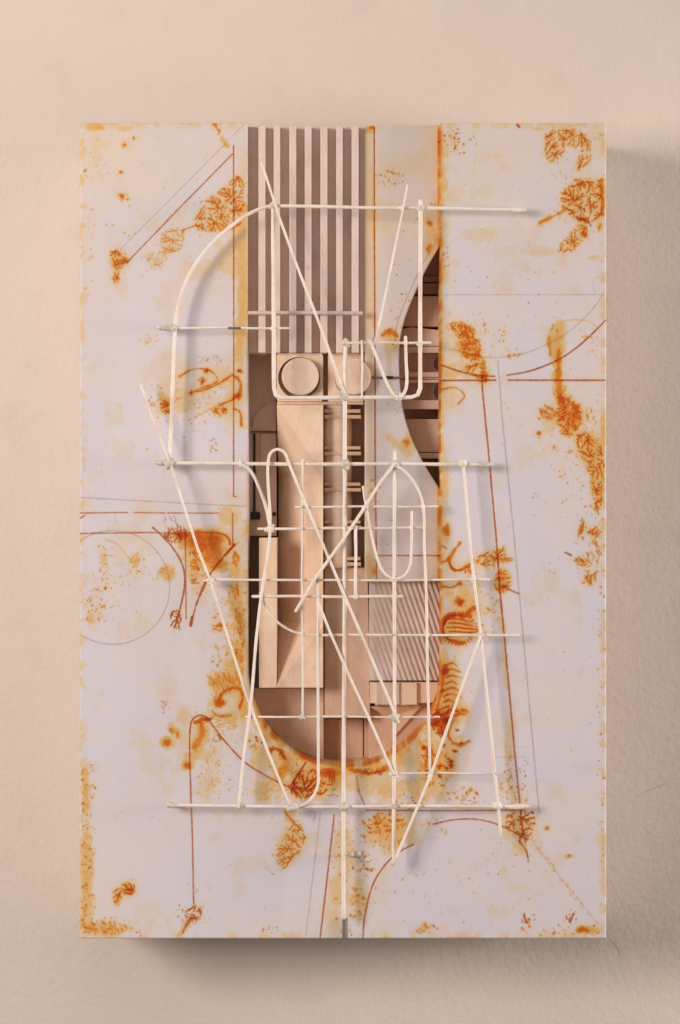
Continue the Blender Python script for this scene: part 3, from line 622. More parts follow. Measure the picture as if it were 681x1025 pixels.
# painted front with its U-shaped opening, its outer and inner side walls
PITCH = .7
X0, X1, Y0, Y1 = 80., 607., 123., 939.5
UX, UY, UR = 344.5, 671.5, 96.5
HB = 8.0
def half(side):
    be = 1.3; bi = 1.8
    # opening curve (edge) and its offset (where the flat face begins)
    ys = np.arange(Y0 + be, UY, PITCH)
    cur = [(UX - UR, y) for y in ys]; off = [(UX - UR - bi, y) for y in ys]
    for a in np.linspace(0, math.pi / 2, 230):
        cur.append((UX - UR * math.cos(a), UY + UR * math.sin(a))); off.append((UX - (UR + bi) * math.cos(a), UY + (UR + bi) * math.sin(a)))
    cur = np.array(cur); off = np.array(off); nU = len(cur)
    yb = np.arange(off[-1, 1] + PITCH, Y1 - be, PITCH); yb = np.append(yb, Y1 - be)
    inner = np.vstack([off, np.stack([np.full(len(yb), UX), yb], 1)])
    nr = len(inner); nc = 380
    xo = X0 + be if side < 0 else 2 * UX - (X1 - be)
    t = np.linspace(0, 1, nc)[None]
    X = xo * (1 - t) + inner[:, :1] * t; Y = np.repeat(inner[:, 1:], nc, 1); H = np.full_like(X, F)
    def hstack(xc, yc, hc, first):
        nonlocal X, Y, H
        xc = np.broadcast_to(xc, (X.shape[0],))[:, None]; yc = np.broadcast_to(yc, (X.shape[0],))[:, None]; hc = np.broadcast_to(hc, (X.shape[0],))[:, None]
        a = (xc, X) if first else (X, xc); b = (yc, Y) if first else (Y, yc); c = (hc, H) if first else (H, hc)
        X = np.hstack(a); Y = np.hstack(b); H = np.hstack(c)
    ex = X0 if side < 0 else 2 * UX - X1
    hstack(ex + be * .3, inner[:, 1], F - be * .3, True); hstack(ex, inner[:, 1], F - be, True); hstack(ex, inner[:, 1], F - 9, True); hstack(ex, inner[:, 1], HB, True)
    pad = nr - nU
    def padc(arr, k): return np.concatenate([arr[:, k], inner[nU:, k]])
    midc = off + (cur - off) * .7
    hstack(padc(midc, 0), padc(midc, 1), np.r_[np.full(nU, F - bi * .3), np.full(pad, F)], False)
    hstack(padc(cur, 0), padc(cur, 1), np.r_[np.full(nU, F - bi), np.full(pad, F)], False)
    hstack(padc(cur, 0), padc(cur, 1), np.r_[np.full(nU, HB), np.full(pad, F)], False)
    def vrow(y, hh, top):
        nonlocal X, Y, H
        k = 0 if top else -1
        x = X[k:k + 1] if top else X[-1:]; h = np.minimum(H[k:k + 1] if top else H[-1:], hh); yy = np.full_like(x, y)
        a = (x, X) if top else (X, x); b = (yy, Y) if top else (Y, yy); c = (h, H) if top else (H, h)
        X = np.vstack(a); Y = np.vstack(b); H = np.vstack(c)
    for y, h in ((Y0 + be * .3, F - be * .3), (Y0, F - be), (Y0, F - 9), (Y0, HB)): vrow(y, h, True)
    for y, h in ((Y1 - be * .3, F - be * .3), (Y1, F - be), (Y1, F - 9), (Y1, HB)): vrow(y, h, False)
    mask = np.ones((X.shape[0] - 1, X.shape[1] - 1), bool)
    mask[4 + nU - 1:, -3:] = False
    if side > 0: X = 2 * UX - X
    # slot in the lower rim is not cut; the dark bar below stands for it
    return grid_arrays(X, Y, H, mask, side < 0)
parts = [half(-1), half(1)]
Xs = np.concatenate([p[0] for p in parts]); Ys = np.concatenate([p[1] for p in parts]); Hs = np.concatenate([p[2] for p in parts])
Q = np.concatenate([parts[0][3], parts[1][3] + len(parts[0][0])])
co = np.stack([(Xs - CX) / 1000, -Hs / 1000, (CZ - Ys) / 1000], -1)
kp = sample_pig(Xs, Ys)
outer = (Xs < X0 + 1) | (Xs > X1 - 1) | (Ys < Y0 + 1) | (Ys > Y1 - 1)
kp[(Hs < F - 5) & outer] *= .12; kp[(Hs < F - 50) & ~outer] *= .45
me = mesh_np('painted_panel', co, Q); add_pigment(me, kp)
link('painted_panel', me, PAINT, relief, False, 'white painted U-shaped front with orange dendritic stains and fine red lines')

# backing board behind the opening
box('backing_board', 102, 140, 585, 920, F - 82, F - 77, WOOD_D, relief, 0)

# sunken inner panel with the hourglass cut, also painted
def catp(pts, y):
    c = np.array(catmull(pts, 30)); return np.interp(y, c[:, 1], c[:, 0])
def inner_edge(y):
    pts = [(441.5, 245), (430, 264), (421, 282), (411, 305), (405.5, 320), (401, 340), (400, 360), (401, 385), (404, 410), (411, 435), (419, 453), (428, 470), (441.5, 491)]
    e = np.full_like(y, 443.)
    m = (y > 245) & (y < 491); e[m] = catp(pts, y[m]); return e
HI = F - 16
ys = np.arange(126., 581.5, .6); nc = 125
ex = inner_edge(ys)
t = np.linspace(0, 1, nc)[None]
bi = 1.0
Xg = (365.2 + bi) * (1 - t) + (ex[:, None] - bi) * t; Yg = np.repeat(ys[:, None], nc, 1); Hg = np.full_like(Xg, HI)
# shallow rebate running beside the upper curve, and a scored line by the left strip
dd = ex[:, None] - Xg
Hg -= np.where((Yg > 235) & (Yg < 345), np.clip((6.8 - dd) / .8, 0, 1) * .5, 0)
Hg -= np.clip(1 - np.abs(Xg - 375.4) / .8, 0, 1) * .9
Xg = np.hstack([np.full((len(ys), 1), 365.2), np.full((len(ys), 1), 365.2), Xg, ex[:, None], ex[:, None]])
Yg = np.hstack([Yg[:, :2], Yg, Yg[:, :2]])
Hg = np.hstack([np.full((len(ys), 1), HI - 16), np.full((len(ys), 1), HI - bi), Hg, Hg[:, -1:] - bi, np.full((len(ys), 1), HI - 12)])
for top in (True, False):
    for dy, dh in ((.5, 1.0), (.5, 14)):
        k = slice(0, 1) if top else slice(-1, None)
        yv = (Y := Yg[k] + (-dy if top else dy) * (1 if dh == 1.0 else 0)); hv = np.minimum(Hg[k], HI - dh); xv = Xg[k]
        Xg = np.vstack((xv, Xg) if top else (Xg, xv)); Yg = np.vstack((yv, Yg) if top else (Yg, yv)); Hg = np.vstack((hv, Hg) if top else (Hg, hv))
x_, y_, h_, q_ = grid_arrays(Xg, Yg, Hg, None, True)
s1 = (D + F - HI) / D
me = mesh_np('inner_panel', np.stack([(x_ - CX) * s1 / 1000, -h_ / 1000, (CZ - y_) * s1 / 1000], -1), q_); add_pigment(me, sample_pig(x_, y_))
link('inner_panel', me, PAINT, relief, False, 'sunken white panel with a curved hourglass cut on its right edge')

# slats at the top left of the opening
for i, x in enumerate((262.2, 277.4, 293.0, 308.8, 324.4, 340.0, 355.4)):
    w = 3.45 if i != 1 else 3.2
    tl = box('slat', x - w + random.uniform(-.35, .35), 125.6 + random.uniform(0, 1.2), x + w + random.uniform(-.35, .35), 353, F - 34, F - 7 + (i % 3) * .3, WOOD_S, relief, .4)
box('slat_backing', 248.5, 127, 366, 353, F - 50, F - 15, WOOD_S, relief, 0)
tube('crossbar', [P(248.5, 313.2, F - 3), P(300, 313, F - 3.2), P(362, 313.4, F - 3)], 2.0, GREYROD, relief)

# knob blocks
def knob_block(x0, y0, x1, y1, h0, h1, kx, ky, kr, kh, label):
    h0, h1, kh = hm(h0), hm(h1), hm(kh)
    hx, hy, hr = kx - 1.2, ky + 1.7, kr + 2.3
    n = 64; bm = bmesh.new(); s1 = (D + F - h1) / D
    def W(x, y, h): return ((x - CX) * s1 / 1000, -h / 1000, (CZ - y) * s1 / 1000)
    outer = []
    for k in range(n):   # square outline in n steps
        a = 2 * math.pi * (k + .5) / n; c, s = math.cos(a), math.sin(a)
        cx, cy = (x0 + x1) / 2, (y0 + y1) / 2; m = 1 / max(abs(c) / ((x1 - x0) / 2), abs(s) / ((y1 - y0) / 2))
        outer.append((cx + c * m, cy + s * m))
    hole = [(hx + hr * math.cos(2 * math.pi * (k + .5) / n), hy + hr * math.sin(2 * math.pi * (k + .5) / n)) for k in range(n)]
    rows = [[bm.verts.new(W(x, y, h0)) for x, y in outer], [bm.verts.new(W(x, y, h1)) for x, y in outer],
            [bm.verts.new(W(x, y, h1)) for x, y in hole], [bm.verts.new(W(x, y, h1 - 15)) for x, y in hole]]
    for a, b in zip(rows, rows[1:]):
        for k in range(n): bm.faces.new((a[k], a[(k + 1) % n], b[(k + 1) % n], b[k]))
    bm.faces.new(rows[-1]); bm.faces.new(rows[0][::-1])
    blk = from_bm('knob_block', bm, WOOD_W, relief)
    bm = bmesh.new(); prof = [(kr, h1 - 14.8), (kr, kh - .7), (kr - .7, kh), (0, kh)]; s2 = (D + F - kh) / D; rr = []
    for r, h in prof[:-1]: rr.append([bm.verts.new(((kx - CX) * s2 / 1000 + r * math.cos(2 * math.pi * k / n) / 1000, -h / 1000, (CZ - ky) * s2 / 1000 + r * math.sin(2 * math.pi * k / n) / 1000)) for k in range(n)])
    for a, b in zip(rr, rr[1:]):
        for k in range(n): bm.faces.new((a[k], a[(k + 1) % n], b[(k + 1) % n], b[k]))
    bm.faces.new(rr[-1]); bm.faces.new(rr[0][::-1])
    kb = from_bm('knob', bm, WOOD, blk, label=label)
    return blk
knob_block(277, 353.5, 323.5, 401.5, F - 45, F - 13, 300.8, 376.6, 18.8, F - 7, 'flat round wooden knob set in a dark ring')
knob_block(328.5, 353.5, 364, 402, F - 45, F - 16, 353.8, 377, 15, F - 14, 'round wooden knob')
bm = bmesh.new(); nn = 64; rr = []
for r, h in ((18, F - 18.5), (18, F - 4.8), (17.2, F - 4)):
    rr.append([bm.verts.new(P(353.5, 377, F - 4) * 1.0 + Vector((r * math.cos(2 * math.pi * k / nn) / 1000, (F - 4 - h) / 1000, r * math.sin(2 * math.pi * k / nn) / 1000))) for k in range(nn)])
for a, b in zip(rr, rr[1:]):
    for k in range(nn): bm.faces.new((a[k], a[(k + 1) % nn], b[(k + 1) % nn], b[k]))
bm.faces.new(rr[-1]); bm.faces.new(rr[0][::-1])
from_bm('disc', bm, WOOD, relief, label='round wooden disc overlapping the sunken white panel')
box('block_infill', 323.2, 354, 328.8, 401, F - 60, F - 24, WOOD_M, relief, 0)
box('block_ledge', 277.5, 401.8, 364, 404.8, F - 45, F - 18, WOOD, relief, .4)
tube('steel_pin', [P(371, 378, F - 12.8), P(404, 378, F - 12.8)], 1.1, STEEL, relief)
tube('steel_pin', [P(383, 377.8, F - 12.6), P(393, 377.9, F - 12.6)], 1.6, DARK, relief)

# left column: brown plates with the slit
def plate_arc():
    box('side_plate', 248.6, 354, 276.8, 431.6, F - 62, F - 37, WOOD_P, relief, .5)
    poly_prism('curved_inlay', [(276.6, 431), (276.6, 402)] + [(276.6 - 24 * math.sin(t) ** 1.0, 431 - 29 * math.cos(t) ** 1.0 * 1 + (0)) for t in np.linspace(.25, 1.5, 14)], F - 37.4, F - 35.8, WOOD_P, relief, .2)
plate_arc()
box('side_plate', 248.6, 432.6, 276.8, 536.6, F - 62, F - 39, WOOD_P, relief, .5)
box('slit', 253.6, 434, 255.9, 514, F - 40, F - 38.2, DARK, relief, 0)
box('square_stud', 251.2, 512.5, 260.4, 520, F - 40, F - 36.5, DARK, relief, .3)
box('square_stud', 273, 512.8, 276.4, 516.2, F - 40, F - 37, DARK, relief, .3)
box('fillet', 261, 434, 276.8, 466, F - 40, F - 37.6, WOOD_P, relief, .3)

# scooped block: a ramp that climbs from the left wall to the right edge
hx1 = hm(F - 12); s1 = (D + F - hx1) / D
def scoop():
    xs = np.linspace(277.2, 323.6, 60); ys2 = np.linspace(405.2, 688.4, 360)
    Xg, Yg = np.meshgrid(xs, ys2)
    g = np.clip(np.minimum((Yg - 405) / 70, (687 - Yg) / 62), 0, 1)
    d = np.clip(46 * g - (Xg - 277.2), 0, None) * 1.4
    Hg = hx1 - d
    Xg = np.hstack([Xg[:, :1], Xg, Xg[:, -1:]]); Yg = np.hstack([Yg[:, :1], Yg, Yg[:, -1:]])
    Hg = np.hstack([np.full((len(ys2), 1), F - 112), Hg, np.full((len(ys2), 1), F - 112)])
    Xg = np.vstack([Xg[:1], Xg, Xg[-1:]]); Yg = np.vstack([Yg[:1], Yg, Yg[-1:]]); Hg = np.vstack([np.full((1, Xg.shape[1]), F - 112), Hg, np.full((1, Xg.shape[1]), F - 112)])
    x, y, h, q = grid_arrays(Xg, Yg, Hg, None, True)
    me = mesh_np('scooped_block', np.stack([(x - CX) * s1 / 1000, -h / 1000, (CZ - y) * s1 / 1000], -1), q)
    link('scooped_block', me, WOOD_W, relief)
scoop()
box('side_batten', 259.4, 538.4, 277.1, 688.6, F - 70, F - 12, WOOD_W, relief, .5)
box('floor_plate', 252, 689.2, 324.2, 776, F - 76, F - 36, WOOD, relief, .5)
box('floor_plate', 324.6, 719.6, 363.6, 776, F - 76, F - 50, WOOD_M, relief, .5)
box('floor_plate', 369.3, 700, 446, 776, F - 76, F - 34, WOOD_M, relief, .5)
box('deep_floor', 249, 537, 259.2, 690, F - 76, F - 54, WOOD_M, relief, 0)
box('narrow_strip', 249, 691, 258.8, 722, F - 70, F - 44, WOOD_P, relief, .5)

# scalloped column between flat double mouldings
bands = [(402, 404.8), (409.5, 413.4), (415.2, 419.0), (446.6, 450.2), (452, 455.8), (483, 486.6), (488.4, 492.2), (521, 524.4), (526.2, 529.8), (557.5, 561), (562.8, 566.8)]
ypos = np.arange(403, 568.1, .5); rad_ = []
for y in ypos:
    up = max([b[1] for b in bands if b[1] <= y] or [400]); dn = min([b[0] for b in bands if b[0] >= y] or [568])
    u = np.clip((y - up) / max(dn - up, 1), 0, 1)
    rad_.append(15.2 + 1.0 * math.sin(math.pi * u) if dn - up > 8 else 15)
bm = bmesh.new(); hc = hm(F - 28.5); s3 = (D + 34) / D; rr = []
for y, rd in zip(ypos, rad_):
    rr.append([bm.verts.new(((338.2 - CX) * s3 / 1000 + rd * .92 * math.cos(a) / 1000, -(hc + rd * math.sin(a)) / 1000, (CZ - y) * s3 / 1000)) for a in np.linspace(-.6, math.pi + .6, 40)])
for a, b in zip(rr, rr[1:]):
    for k in range(39): bm.faces.new((a[k], a[k + 1], b[k + 1], b[k]))
bm.faces.new(rr[0]); bm.faces.new(rr[-1][::-1])
for a, b in zip(rr, rr[1:]): bm.faces.new((a[0], b[0], b[-1], a[-1]))
colm = from_bm('scalloped_column', bm, WOOD, relief, True)
for k, (a, b) in enumerate(bands): box('moulding', 325, a, 361.6 - (k % 2) * .5, b, F - 56, F - 19 - (k % 2) * 1.0, WOOD_M, colm, 1.2)
box('column_backing', 324.5, 403, 364.5, 567.4, F - 72, F - 36, WOOD_M, relief, 0)
poly_prism('tapered_slab', [(325, 568), (368.2, 568), (370.8, 718.8), (325, 718.8)], F - 70, F - 25, WOOD_M, relief, .5)
box('groove_board', 364.6, 404, 371, 776, F - 72, F - 44, WOOD_D, relief, 0)

# panel of fine slanted grooves
hg = hm(F - 19); s4 = (D + F - hg) / D
xs = np.arange(369.4, 444, .32); ys2 = np.arange(578, 682.4, .6)
Xg, Yg = np.meshgrid(xs, ys2)
ph = (Xg - (Yg - 583) * .335) / 5.1
fr = ph - np.floor(ph)
amp = np.clip((Xg - 368) / 60, .10, 1) ** 1.1
Hg = hg - amp * 3.6 * np.clip((fr - .42) / .25, 0, 1) * np.clip((1.0 - fr) / .25, 0, 1)
Hg[:, 0] = hg - 40; Hg[-1, :] = hg - 40; Yg[-1, :] = Yg[-2, :]; Xg[:, 0] = Xg[:, 1]
x, y, h, q = grid_arrays(Xg, Yg, Hg, None, True)
me = mesh_np('grooved_panel', np.stack([(x - CX) * s4 / 1000, -h / 1000, (CZ - y) * s4 / 1000], -1), q)
link('grooved_panel', me, WOOD_S, relief)
# small notched block under it
sh = [(370.6, 682.8), (370.6, 704), (375.6, 704), (375.8, 706.2), (419, 706.2), (419.2, 704), (440, 703), (440, 682.8)]
poly_prism('notched_block', sh, F - 60, F - 22, WOOD_W, relief, .5)
box('block_facet', 376.8, 683.4, 400, 705.4, F - 24, F - 20.4, WOOD, relief, .5)
box('block_facet', 405, 683.4, 417.6, 705.4, F - 24, F - 19.2, WOOD_W, relief, .5)
poly_prism('wedge', [(370.6, 706.6), (422, 706.6), (392, 741), (389, 719)], F - 34, F - 30, WOOD_W, relief, 0, top_h=[F - 24, F - 31, F - 32.4, F - 31])

# layered wood seen through the hourglass cut
box('ledge_backing', 396, 238, 446, 502, F - 75, F - 47, WOOD_M, relief, 0)
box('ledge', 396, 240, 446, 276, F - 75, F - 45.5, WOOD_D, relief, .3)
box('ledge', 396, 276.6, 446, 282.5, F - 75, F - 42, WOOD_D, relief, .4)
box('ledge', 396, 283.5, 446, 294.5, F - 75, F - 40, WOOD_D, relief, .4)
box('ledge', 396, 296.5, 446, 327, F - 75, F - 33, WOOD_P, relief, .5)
poly_prism('ledge', [(396, 330.5), (412, 327.5), (446, 331), (446, 346.4), (396, 346.4)], F - 75, F - 30, WOOD_P, relief, .5)
def slotted(y0, y1, sy0, sy1, sx0, sx1, h0, h1):
    h0, h1 = hm(h0), hm(h1)
    bm = bmesh.new(); s5 = (D + F - h1) / D; n = 48; x0, x1 = 396, 446
    def W(x, y, h): return ((x - CX) * s5 / 1000, -h / 1000, (CZ - y) * s5 / 1000)
    cx, cy = (sx0 + sx1) / 2, (sy0 + sy1) / 2; rad = 5.5; hole = []; outer = []
    for k in range(n):
        a = 2 * math.pi * (k + .5) / n
        qx = (sx1 - sx0) / 2 - rad; qy = (sy1 - sy0) / 2 - rad
        c, s = math.cos(a), math.sin(a)
        hole.append((cx + math.copysign(qx, c) + rad * c, cy + math.copysign(qy, s) + rad * s))
        m = 1 / max(abs(c) / ((x1 - x0) / 2), abs(s) / ((y1 - y0) / 2)); outer.append(((x0 + x1) / 2 + c * m, (y0 + y1) / 2 + s * m))
    rows = [[bm.verts.new(W(x, y, h0)) for x, y in outer], [bm.verts.new(W(x, y, h1)) for x, y in outer], [bm.verts.new(W(x, y, h1)) for x, y in hole], [bm.verts.new(W(x, y, h1 - 19)) for x, y in hole]]
    for a, b in zip(rows, rows[1:]):
        for k in range(n): bm.faces.new((a[k], a[(k + 1) % n], b[(k + 1) % n], b[k]))
    bm.faces.new(rows[-1]); bm.faces.new(rows[0][::-1])
    o = from_bm('slotted_plate', bm, WOOD_P, relief)
    bm = bmesh.new(); ring = []
    for h in (h1 - 18.9, h1 - 10): ring.append([bm.verts.new(W(440.5 + 5.5 * math.cos(2 * math.pi * k / 24), cy + 7 * math.sin(2 * math.pi * k / 24), h)) for k in range(24)])
    for k in range(24): bm.faces.new((ring[0][k], ring[0][(k + 1) % 24], ring[1][(k + 1) % 24], ring[1][k]))
    bm.faces.new(ring[1]); bm.faces.new(ring[0][::-1])
    from_bm('hole_shade', bm, plain('dark_red_brown', (.10, .035, .025)), o)  # dark cylinder standing in for the darkness of a round hole
slotted(347, 377.2, 353, 372.6, 407, 444, F - 75, F - 29)
slotted(380.2, 409.4, 383, 400.6, 407, 444, F - 75, F - 29)
box('ledge', 396, 377.6, 446, 379.8, F - 75, F - 31, WOOD_P, relief, .3)
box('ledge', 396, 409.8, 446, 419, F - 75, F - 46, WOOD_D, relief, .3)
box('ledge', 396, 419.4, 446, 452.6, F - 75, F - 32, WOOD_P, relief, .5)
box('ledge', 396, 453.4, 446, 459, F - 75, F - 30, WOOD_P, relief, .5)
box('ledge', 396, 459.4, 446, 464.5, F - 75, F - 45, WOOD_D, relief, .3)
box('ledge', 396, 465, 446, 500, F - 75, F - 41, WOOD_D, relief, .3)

# ------------------------------------------------------------------ the wire lattice
ROD = {}
def rod(pts, r, h, smooth=False, h2=None, taper=None, key=None, label=None, wob=.55):
    p2 = catmull(pts, 8) if smooth else [np.array(q, float) for q in pts]
    out = []
    if not smooth:      # densify so a hand-made line can waver
        for a, b in zip(p2, p2[1:]):
            n = max(2, int(np.linalg.norm(b - a) / 12))
            for k in range(n): out.append(a + (b - a) * k / n)
        out.append(p2[-1]); p2 = out
    n = len(p2); L = []; rr = []
    f1, f2 = random.random() * 6, random.random() * 6
    for i, q in enumerate(p2):
        t = i / (n - 1); hh = h if h2 is None else h + (h2 - h) * t
        w = wob * math.sin(f1 + t * 7) * math.sin(math.pi * t); w2 = wob * math.cos(f2 + t * 9) * math.sin(math.pi * t)
        L.append(P(q[0] + w * .8, q[1] + w2 * .8, hh + w2))
        k = 1 + .06 * math.sin(f2 + i * 1.3)
        if taper: k *= taper[0] + (taper[1] - taper[0]) * t
        rr.append(r * k)
    o = tube('wire_rod', L, rr, WIRE, relief, label=label)
    if key: ROD[key] = o
    return o

HH, HV, HD = F + 17, F + 20.2, F + 23
rod([(273, 206), (340, 207), (420, 208.5), (526, 210)], 1.8, HH, key='top')
rod([(273.5, 203), (274, 300), (274, 388), (275.6, 395), (281, 398), (345, 398), (412, 398), (418.5, 395.6), (421, 389), (421, 300), (421, 201)], 2.1, HV, key='frame')
bpy.data.objects[ROD['frame'].name]['label'] = 'thick rod bent into a square-cornered U'
rod([(273, 206), (262, 208.5), (246, 216), (228, 229), (210, 246), (194, 268), (183, 292), (176.5, 318), (174.5, 345), (172.5, 395), (170, 464)], 1.95, HH + 2, True, key='arc', label='rod curving in a quarter arc over the left panel')
rod([(262, 163), (280, 218), (300, 273), (322, 331), (345, 394)], 1.6, HD, h2=HD - 1, taper=(.75, 1), key='diag1')
rod([(158, 328), (200, 328.3), (290, 328.5)], 1.15, HH + 1, key='h2')
rod([(158, 463.5), (240, 464), (345, 464.5), (490, 465)], 1.9, HH, key='h3')
rod([(141, 385), (155, 425), (170, 463), (198, 548), (211, 581), (238, 668), (251, 708), (268, 752), (290, 806)], 1.35, HD - 1, key='left_diag')
rod([(207, 580), (300, 581), (400, 580.6), (490, 580)], 1.2, HH, key='h4')
rod([(346, 340), (345.4, 400), (345, 520), (344.4, 700), (344.2, 808), (344, 919)], 2.1, HV - 1, key='spine', label='long central vertical rod')
rod([(343, 343.2), (431, 343)], 1.25, HH + 4, key='h5')
rod([(362.5, 341), (362.5, 398)], 1.15, HV + 2, key='v1')
rod([(408, 185), (393, 262), (376, 341)], 1.2, HD, taper=(.65, 1.1), key='d3')
rod([(371, 342), (379, 362), (388, 384), (394, 394), (400, 397.5), (405, 392), (407, 384), (406.6, 360), (406, 337)], 1.6, HV + 3, True, key='vhook')
rod([(239, 808), (244, 758), (251, 706), (256.5, 640), (262, 592), (269.5, 540), (270, 515), (268, 466), (271, 453), (278, 449.5), (285, 453), (290, 465), (303, 497), (322, 541), (347, 601), (372, 659), (399, 723)], 1.5, HD, True, key='hairpin', label='long hairpin rod with a rounded top')
rod([(241, 464), (251, 472), (260, 488), (266, 506), (270.5, 528)], 1.7, HV, True, key='left_curl')
rod([(262, 594), (267, 608), (276, 621), (288, 630), (303, 635), (360, 635.4), (440, 635.6), (519, 636)], 1.3, HH + 1, True, key='h6')
rod([(253, 597), (403, 597)], 1.5, HH + 2, key='h7')
rod([(258.5, 529.3), (345, 529), (424, 528)], 1.35, HH + 2, key='h8')
rod([(296, 507.5), (360, 507.3), (438, 507)], 1.2, HH + 1, key='h9')
rod([(303, 460), (303, 600), (303, 719)], 1.05, HV, key='v2')
rod([(318.6, 574), (318.6, 680), (318.5, 770), (318, 786), (313, 798), (305, 805), (297, 808)], 1.5, HV, True, key='v3')
rod([(395, 464), (381, 483), (366, 507), (333, 554), (317, 577), (296, 612)], 1.55, HD + 2, key='d4')
rod([(363.5, 487), (367, 508), (373, 540), (379, 563), (385, 574), (395, 579.5), (405, 576), (410.5, 567), (412, 550), (412.3, 512)], 1.35, HV + 2, True, key='ucurve')
rod([(394.5, 466), (403, 470), (413, 481), (421, 497), (424, 515), (424.5, 545), (427, 600), (428, 660), (429.5, 720), (431, 781)], 1.4, HV + 2, True, key='right_curve')
rod([(395.3, 452), (395, 600), (394.6, 720), (394.2, 866)], 1.9, HV, key='v4')
rod([(394, 865), (431, 776), (481, 637)], 1.45, HD, key='d5')
rod([(463.5, 461), (467.5, 505), (471.5, 552), (477, 600), (481, 636), (487, 695), (494, 760), (499, 808), (501.5, 838)], 1.55, HV, key='right_strand')
rod([(246, 717.5), (345, 717.6), (440, 717.6)], 1.05, HH + 1, key='h10')
rod([(390, 774), (499, 774)], .9, HH + 1, key='h11')
rod([(166, 806), (240, 807), (345, 807.4), (430, 807.2), (528, 807.4)], 1.8, HH, key='h12')
rod([(319, 604), (331, 634), (394, 775)], 1.4, HD + 1, key='d6')
rod([(356, 527), (356, 599)], 1.55, HV + 2, key='v5')
rod([(204, 581), (211, 581)], 1.0, HH, key='stub')

def lump(name, x, y, h, r, parent, mat=JOINT, sq=(1, 1, 1), rough=.22):
    bm = bmesh.new(); bmesh.ops.create_icosphere(bm, subdivisions=2, radius=r / 1000)
    c = P(x, y, h)
    for v in bm.verts:
        k = 1 + random.uniform(-rough, rough)
        v.co = Vector((v.co.x * sq[0] * k, v.co.y * sq[1] * k, v.co.z * sq[2] * k)) + c
    return from_bm(name, bm, mat, parent, True)

def joint(x, y, h, r, parent, mat):
    bm = bmesh.new(); c = P(x, y, h)
    lobes = [(0, 0, 0, 1.0)] + [(random.uniform(-.75, .75), random.uniform(-.3, .3), random.uniform(-.75, .75), random.uniform(.45, .7)) for _ in range(3 if r > 3 else 1)]
    for lx, ly, lz, k in lobes:
        res = bmesh.ops.create_icosphere(bm, subdivisions=2, radius=r * k * .92 / 1000)
        for v in res['verts']:
            n = 1 + random.uniform(-.16, .16)
            v.co = Vector((v.co.x * n, v.co.y * n * .9, v.co.z * n)) + Vector((lx, ly, lz)) * r / 1000 + c
    return from_bm('joint_or_shadow_lump', bm, mat, parent, True)
J = [('arc', 273.5, 206, 3.2), ('top', 421, 208.5, 3.2), ('top', 402, 208.4, 2.4), ('h2', 174, 328.3, 3.2), ('h2', 273.8, 328, 2.4), ('frame', 345.5, 397, 4.2), ('frame', 362.5, 397.6, 2.2),
     ('h3', 169, 463.5, 4.4), ('h3', 241, 464, 2.8), ('spine', 345.3, 464.5, 4.3), ('h3', 395, 465, 4.2), ('h3', 463.5, 463.5, 3.6), ('h5', 346, 343, 3.2), ('h5', 362.5, 343, 2.2), ('h5', 372, 343, 3.4), ('h5', 406, 343, 2.4), ('h5', 421, 343, 2.8), ('vhook', 399.5, 397.6, 3.2),
     ('left_diag', 211, 581, 3.2), ('hairpin', 270, 529.4, 3.4), ('hairpin', 262, 594, 2.6), ('h8', 356, 528.8, 2.8), ('h8', 366, 507.5, 2.8), ('h8', 303, 529, 2), ('h8', 412, 528.2, 2.2), ('h8', 423.5, 528, 2.2), ('h9', 303, 507.5, 2.0), ('right_curve', 423.6, 507, 2.6), ('v4', 395, 529, 2.6), ('v4', 395, 507.3, 2.4),
     ('h4', 303, 581, 2), ('h4', 318.6, 580.8, 2.8), ('v4', 395, 580.5, 3), ('h4', 345, 580.8, 2.4), ('h4', 426, 580.5, 2.2), ('h4', 474, 580, 2.4), ('h7', 318.6, 597, 2.2), ('h7', 356, 597, 2.6), ('h7', 395, 597, 2.5), ('h6', 331, 635.2, 2.2), ('h6', 395, 635.5, 2.4), ('h6', 427.6, 635.5, 2.7), ('right_strand', 481, 636, 3.6),
     ('left_diag', 251, 708, 3), ('h10', 251, 717.5, 2.4), ('h10', 303, 718, 2.8), ('v4', 395, 718, 4), ('h10', 429.4, 717.6, 2.6), ('h10', 344.4, 717.6, 2.0), ('v4', 394.4, 774.4, 3.4), ('d5', 431, 776, 2.6), ('h11', 496, 774, 2.2),
     ('h12', 239, 807.5, 3), ('h12', 294, 808, 4.2), ('h12', 344.2, 807.4, 4.2), ('h12', 394.4, 807.3, 3.2), ('right_strand', 498.5, 806.5, 3.6), ('v4', 394, 865, 2.2), ('d4', 317.5, 577, 2.4)]
for key, x, y, r in J:
    r *= 1.28 if r > 3 else 1.12; o = joint(x, y, HV - .4, r, ROD[key], JOINT if random.random() < .62 else WIRE)

# pegs that carry the lattice off the painted face, each with its tapered rod tip
for key, x, y, tx, ty in (('h2', 170, 328.4, 155.5, 328), ('h3', 164, 463.6, 154.5, 463), ('top', 514, 210, 524, 210.2), ('h3', 482, 465, 493, 465), ('h12', 176, 806.4, 164, 805), ('h12', 514, 807.6, 530, 807)):
    tube('mounting_peg', [P(x, y, F - .5), P(x, y, F + 6), P(x, y, HH)], [2.6, 1.7, 2.2], JOINT, relief, 10)
    d = Vector((tx - x, 0, -(ty - y))) / 1000
    a = P(x, y, HH)
    tube('end_cap', [a - d * .25, a + d * .15, a + d * .5, a + d * 1.0], [1.8, 3.0, 2.8, 1.3], JOINT if x < 500 else WIRE, ROD[key], 10)
tube('mounting_peg', [P(354, 855.5, F - .5), P(350, 855, F + 9), P(345, 854.5, HV - 1)], [3.2, 2.0, 2.2], JOINT, relief, 10)
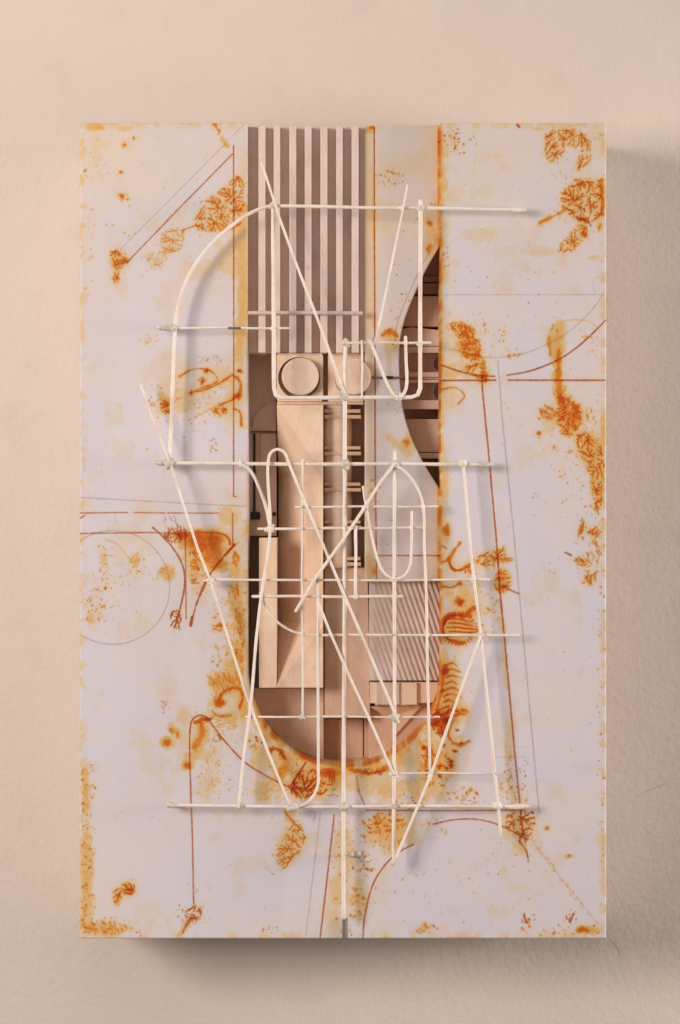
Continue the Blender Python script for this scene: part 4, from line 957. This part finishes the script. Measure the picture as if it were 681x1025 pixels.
lump('joint_or_shadow_lump', 357, 855, F + 2, 3.2, ROD['spine'], JOINT, (1.6, .8, 1), .3)  # grey lump standing in for the post's knot and shadow
lump('joint_or_shadow_lump', 368, 861, F + .6, 2.4, ROD['spine'], JOINT, (1.4, .7, 1), .3)  # flatter grey lump further out, modelled in place of the post's shadow
tube('steel_sleeve', [P(229, 328.4, HH + 1), P(241, 328.5, HH + 1)], 1.35, STEEL, ROD['h2'], 10)
box('slot_bar', 342.8, 918.5, 346.0, 939.8, F + .2, F + 3.0, plain('slot_grey', (.22, .18, .14), .4), relief, .4)  # dark grey bar standing in for the slot in the lower rim

# ------------------------------------------------------------------ the wall it hangs on
bm = bmesh.new()
vs = [bm.verts.new(c) for c in ((-2.6, 0, -2.4), (2.6, 0, -2.4), (2.6, 0, 2.4), (-2.6, 0, 2.4))]
bm.faces.new(vs)
wall = from_bm('wall', bm, WALLM); wall['kind'] = 'structure'
if wall.data.polygons[0].normal.y > 0: wall.data.flip_normals()
# hairline crack in the plaster and a faint scuff, on the wall's own surface
crk = [P(610, 941, 0), P(615, 944.5, 0), P(619, 950, 0), P(621.5, 958, 0)]
scr = bpy.data.materials.new('crack_grey'); scr.use_nodes = True; scr.node_tree.nodes['Principled BSDF'].inputs['Base Color'].default_value = (.46, .37, .30, 1)
def mark(name, pts, w):
    bm = bmesh.new(); prev = None
    for i, p in enumerate(pts):
        q = pts[min(i + 1, len(pts) - 1)]; r = pts[max(i - 1, 0)]; t = (q - r).normalized(); nrm = Vector((-t.z, 0, t.x)) * w / 2000 * (1 if 0 < i < len(pts) - 1 else .3)
        a = bm.verts.new(p + nrm + Vector((0, -.0002, 0))); b = bm.verts.new(p - nrm + Vector((0, -.0002, 0)))
        if prev: bm.faces.new((prev[0], a, b, prev[1]))
        prev = (a, b)
    return from_bm(name, bm, scr, wall)
mark('crack', crk, .6)
mark('scuff', [P(636, 798, 0), P(650, 791, 0), P(662, 786, 0), P(676, 779, 0)], .3)

# ------------------------------------------------------------------ light
def area(name, loc, target, size, power, col, size_y=None):
    l = bpy.data.lights.new(name, 'AREA'); l.size = size; l.energy = power; l.color = col
    if size_y: l.shape = 'RECTANGLE'; l.size_y = size_y
    o = bpy.data.objects.new(name, l); COL.objects.link(o); o.location = loc
    o.rotation_euler = (Vector(target) - Vector(loc)).to_track_quat('-Z', 'Y').to_euler()
    return o
area('key_light', (-1.85, -2.2, .46), (0, -.1, 0), .92, 56, (1, .895, .835))
area('top_fill', (-.1, -1.1, 2.3), (0, 0, .1), 1.4, 8, (1, .92, .88))
area('side_fill', (3.0, -.68, .1), (0, -.1, 0), .8, 66, (1, .91, .88))
w = bpy.data.worlds.new('World'); scene.world = w; w.use_nodes = True
w.node_tree.nodes['Background'].inputs[0].default_value = (.95, .86, .82, 1)
w.node_tree.nodes['Background'].inputs[1].default_value = .21

# ------------------------------------------------------------------ camera
cam = bpy.data.cameras.new('camera'); co_ = bpy.data.objects.new('camera', cam); COL.objects.link(co_)
co_.location = (0, -(F + D) / 1000, 0); co_.rotation_euler = (math.radians(90), 0, 0)
cam.sensor_fit = 'VERTICAL'; cam.sensor_height = 24; cam.lens = 24 * D / 1025; cam.clip_end = 100; cam.clip_start = .05
scene.camera = co_
scene.view_settings.view_transform = 'Standard'; scene.view_settings.look = 'None'; scene.view_settings.exposure = .06; scene.view_settings.gamma = 1
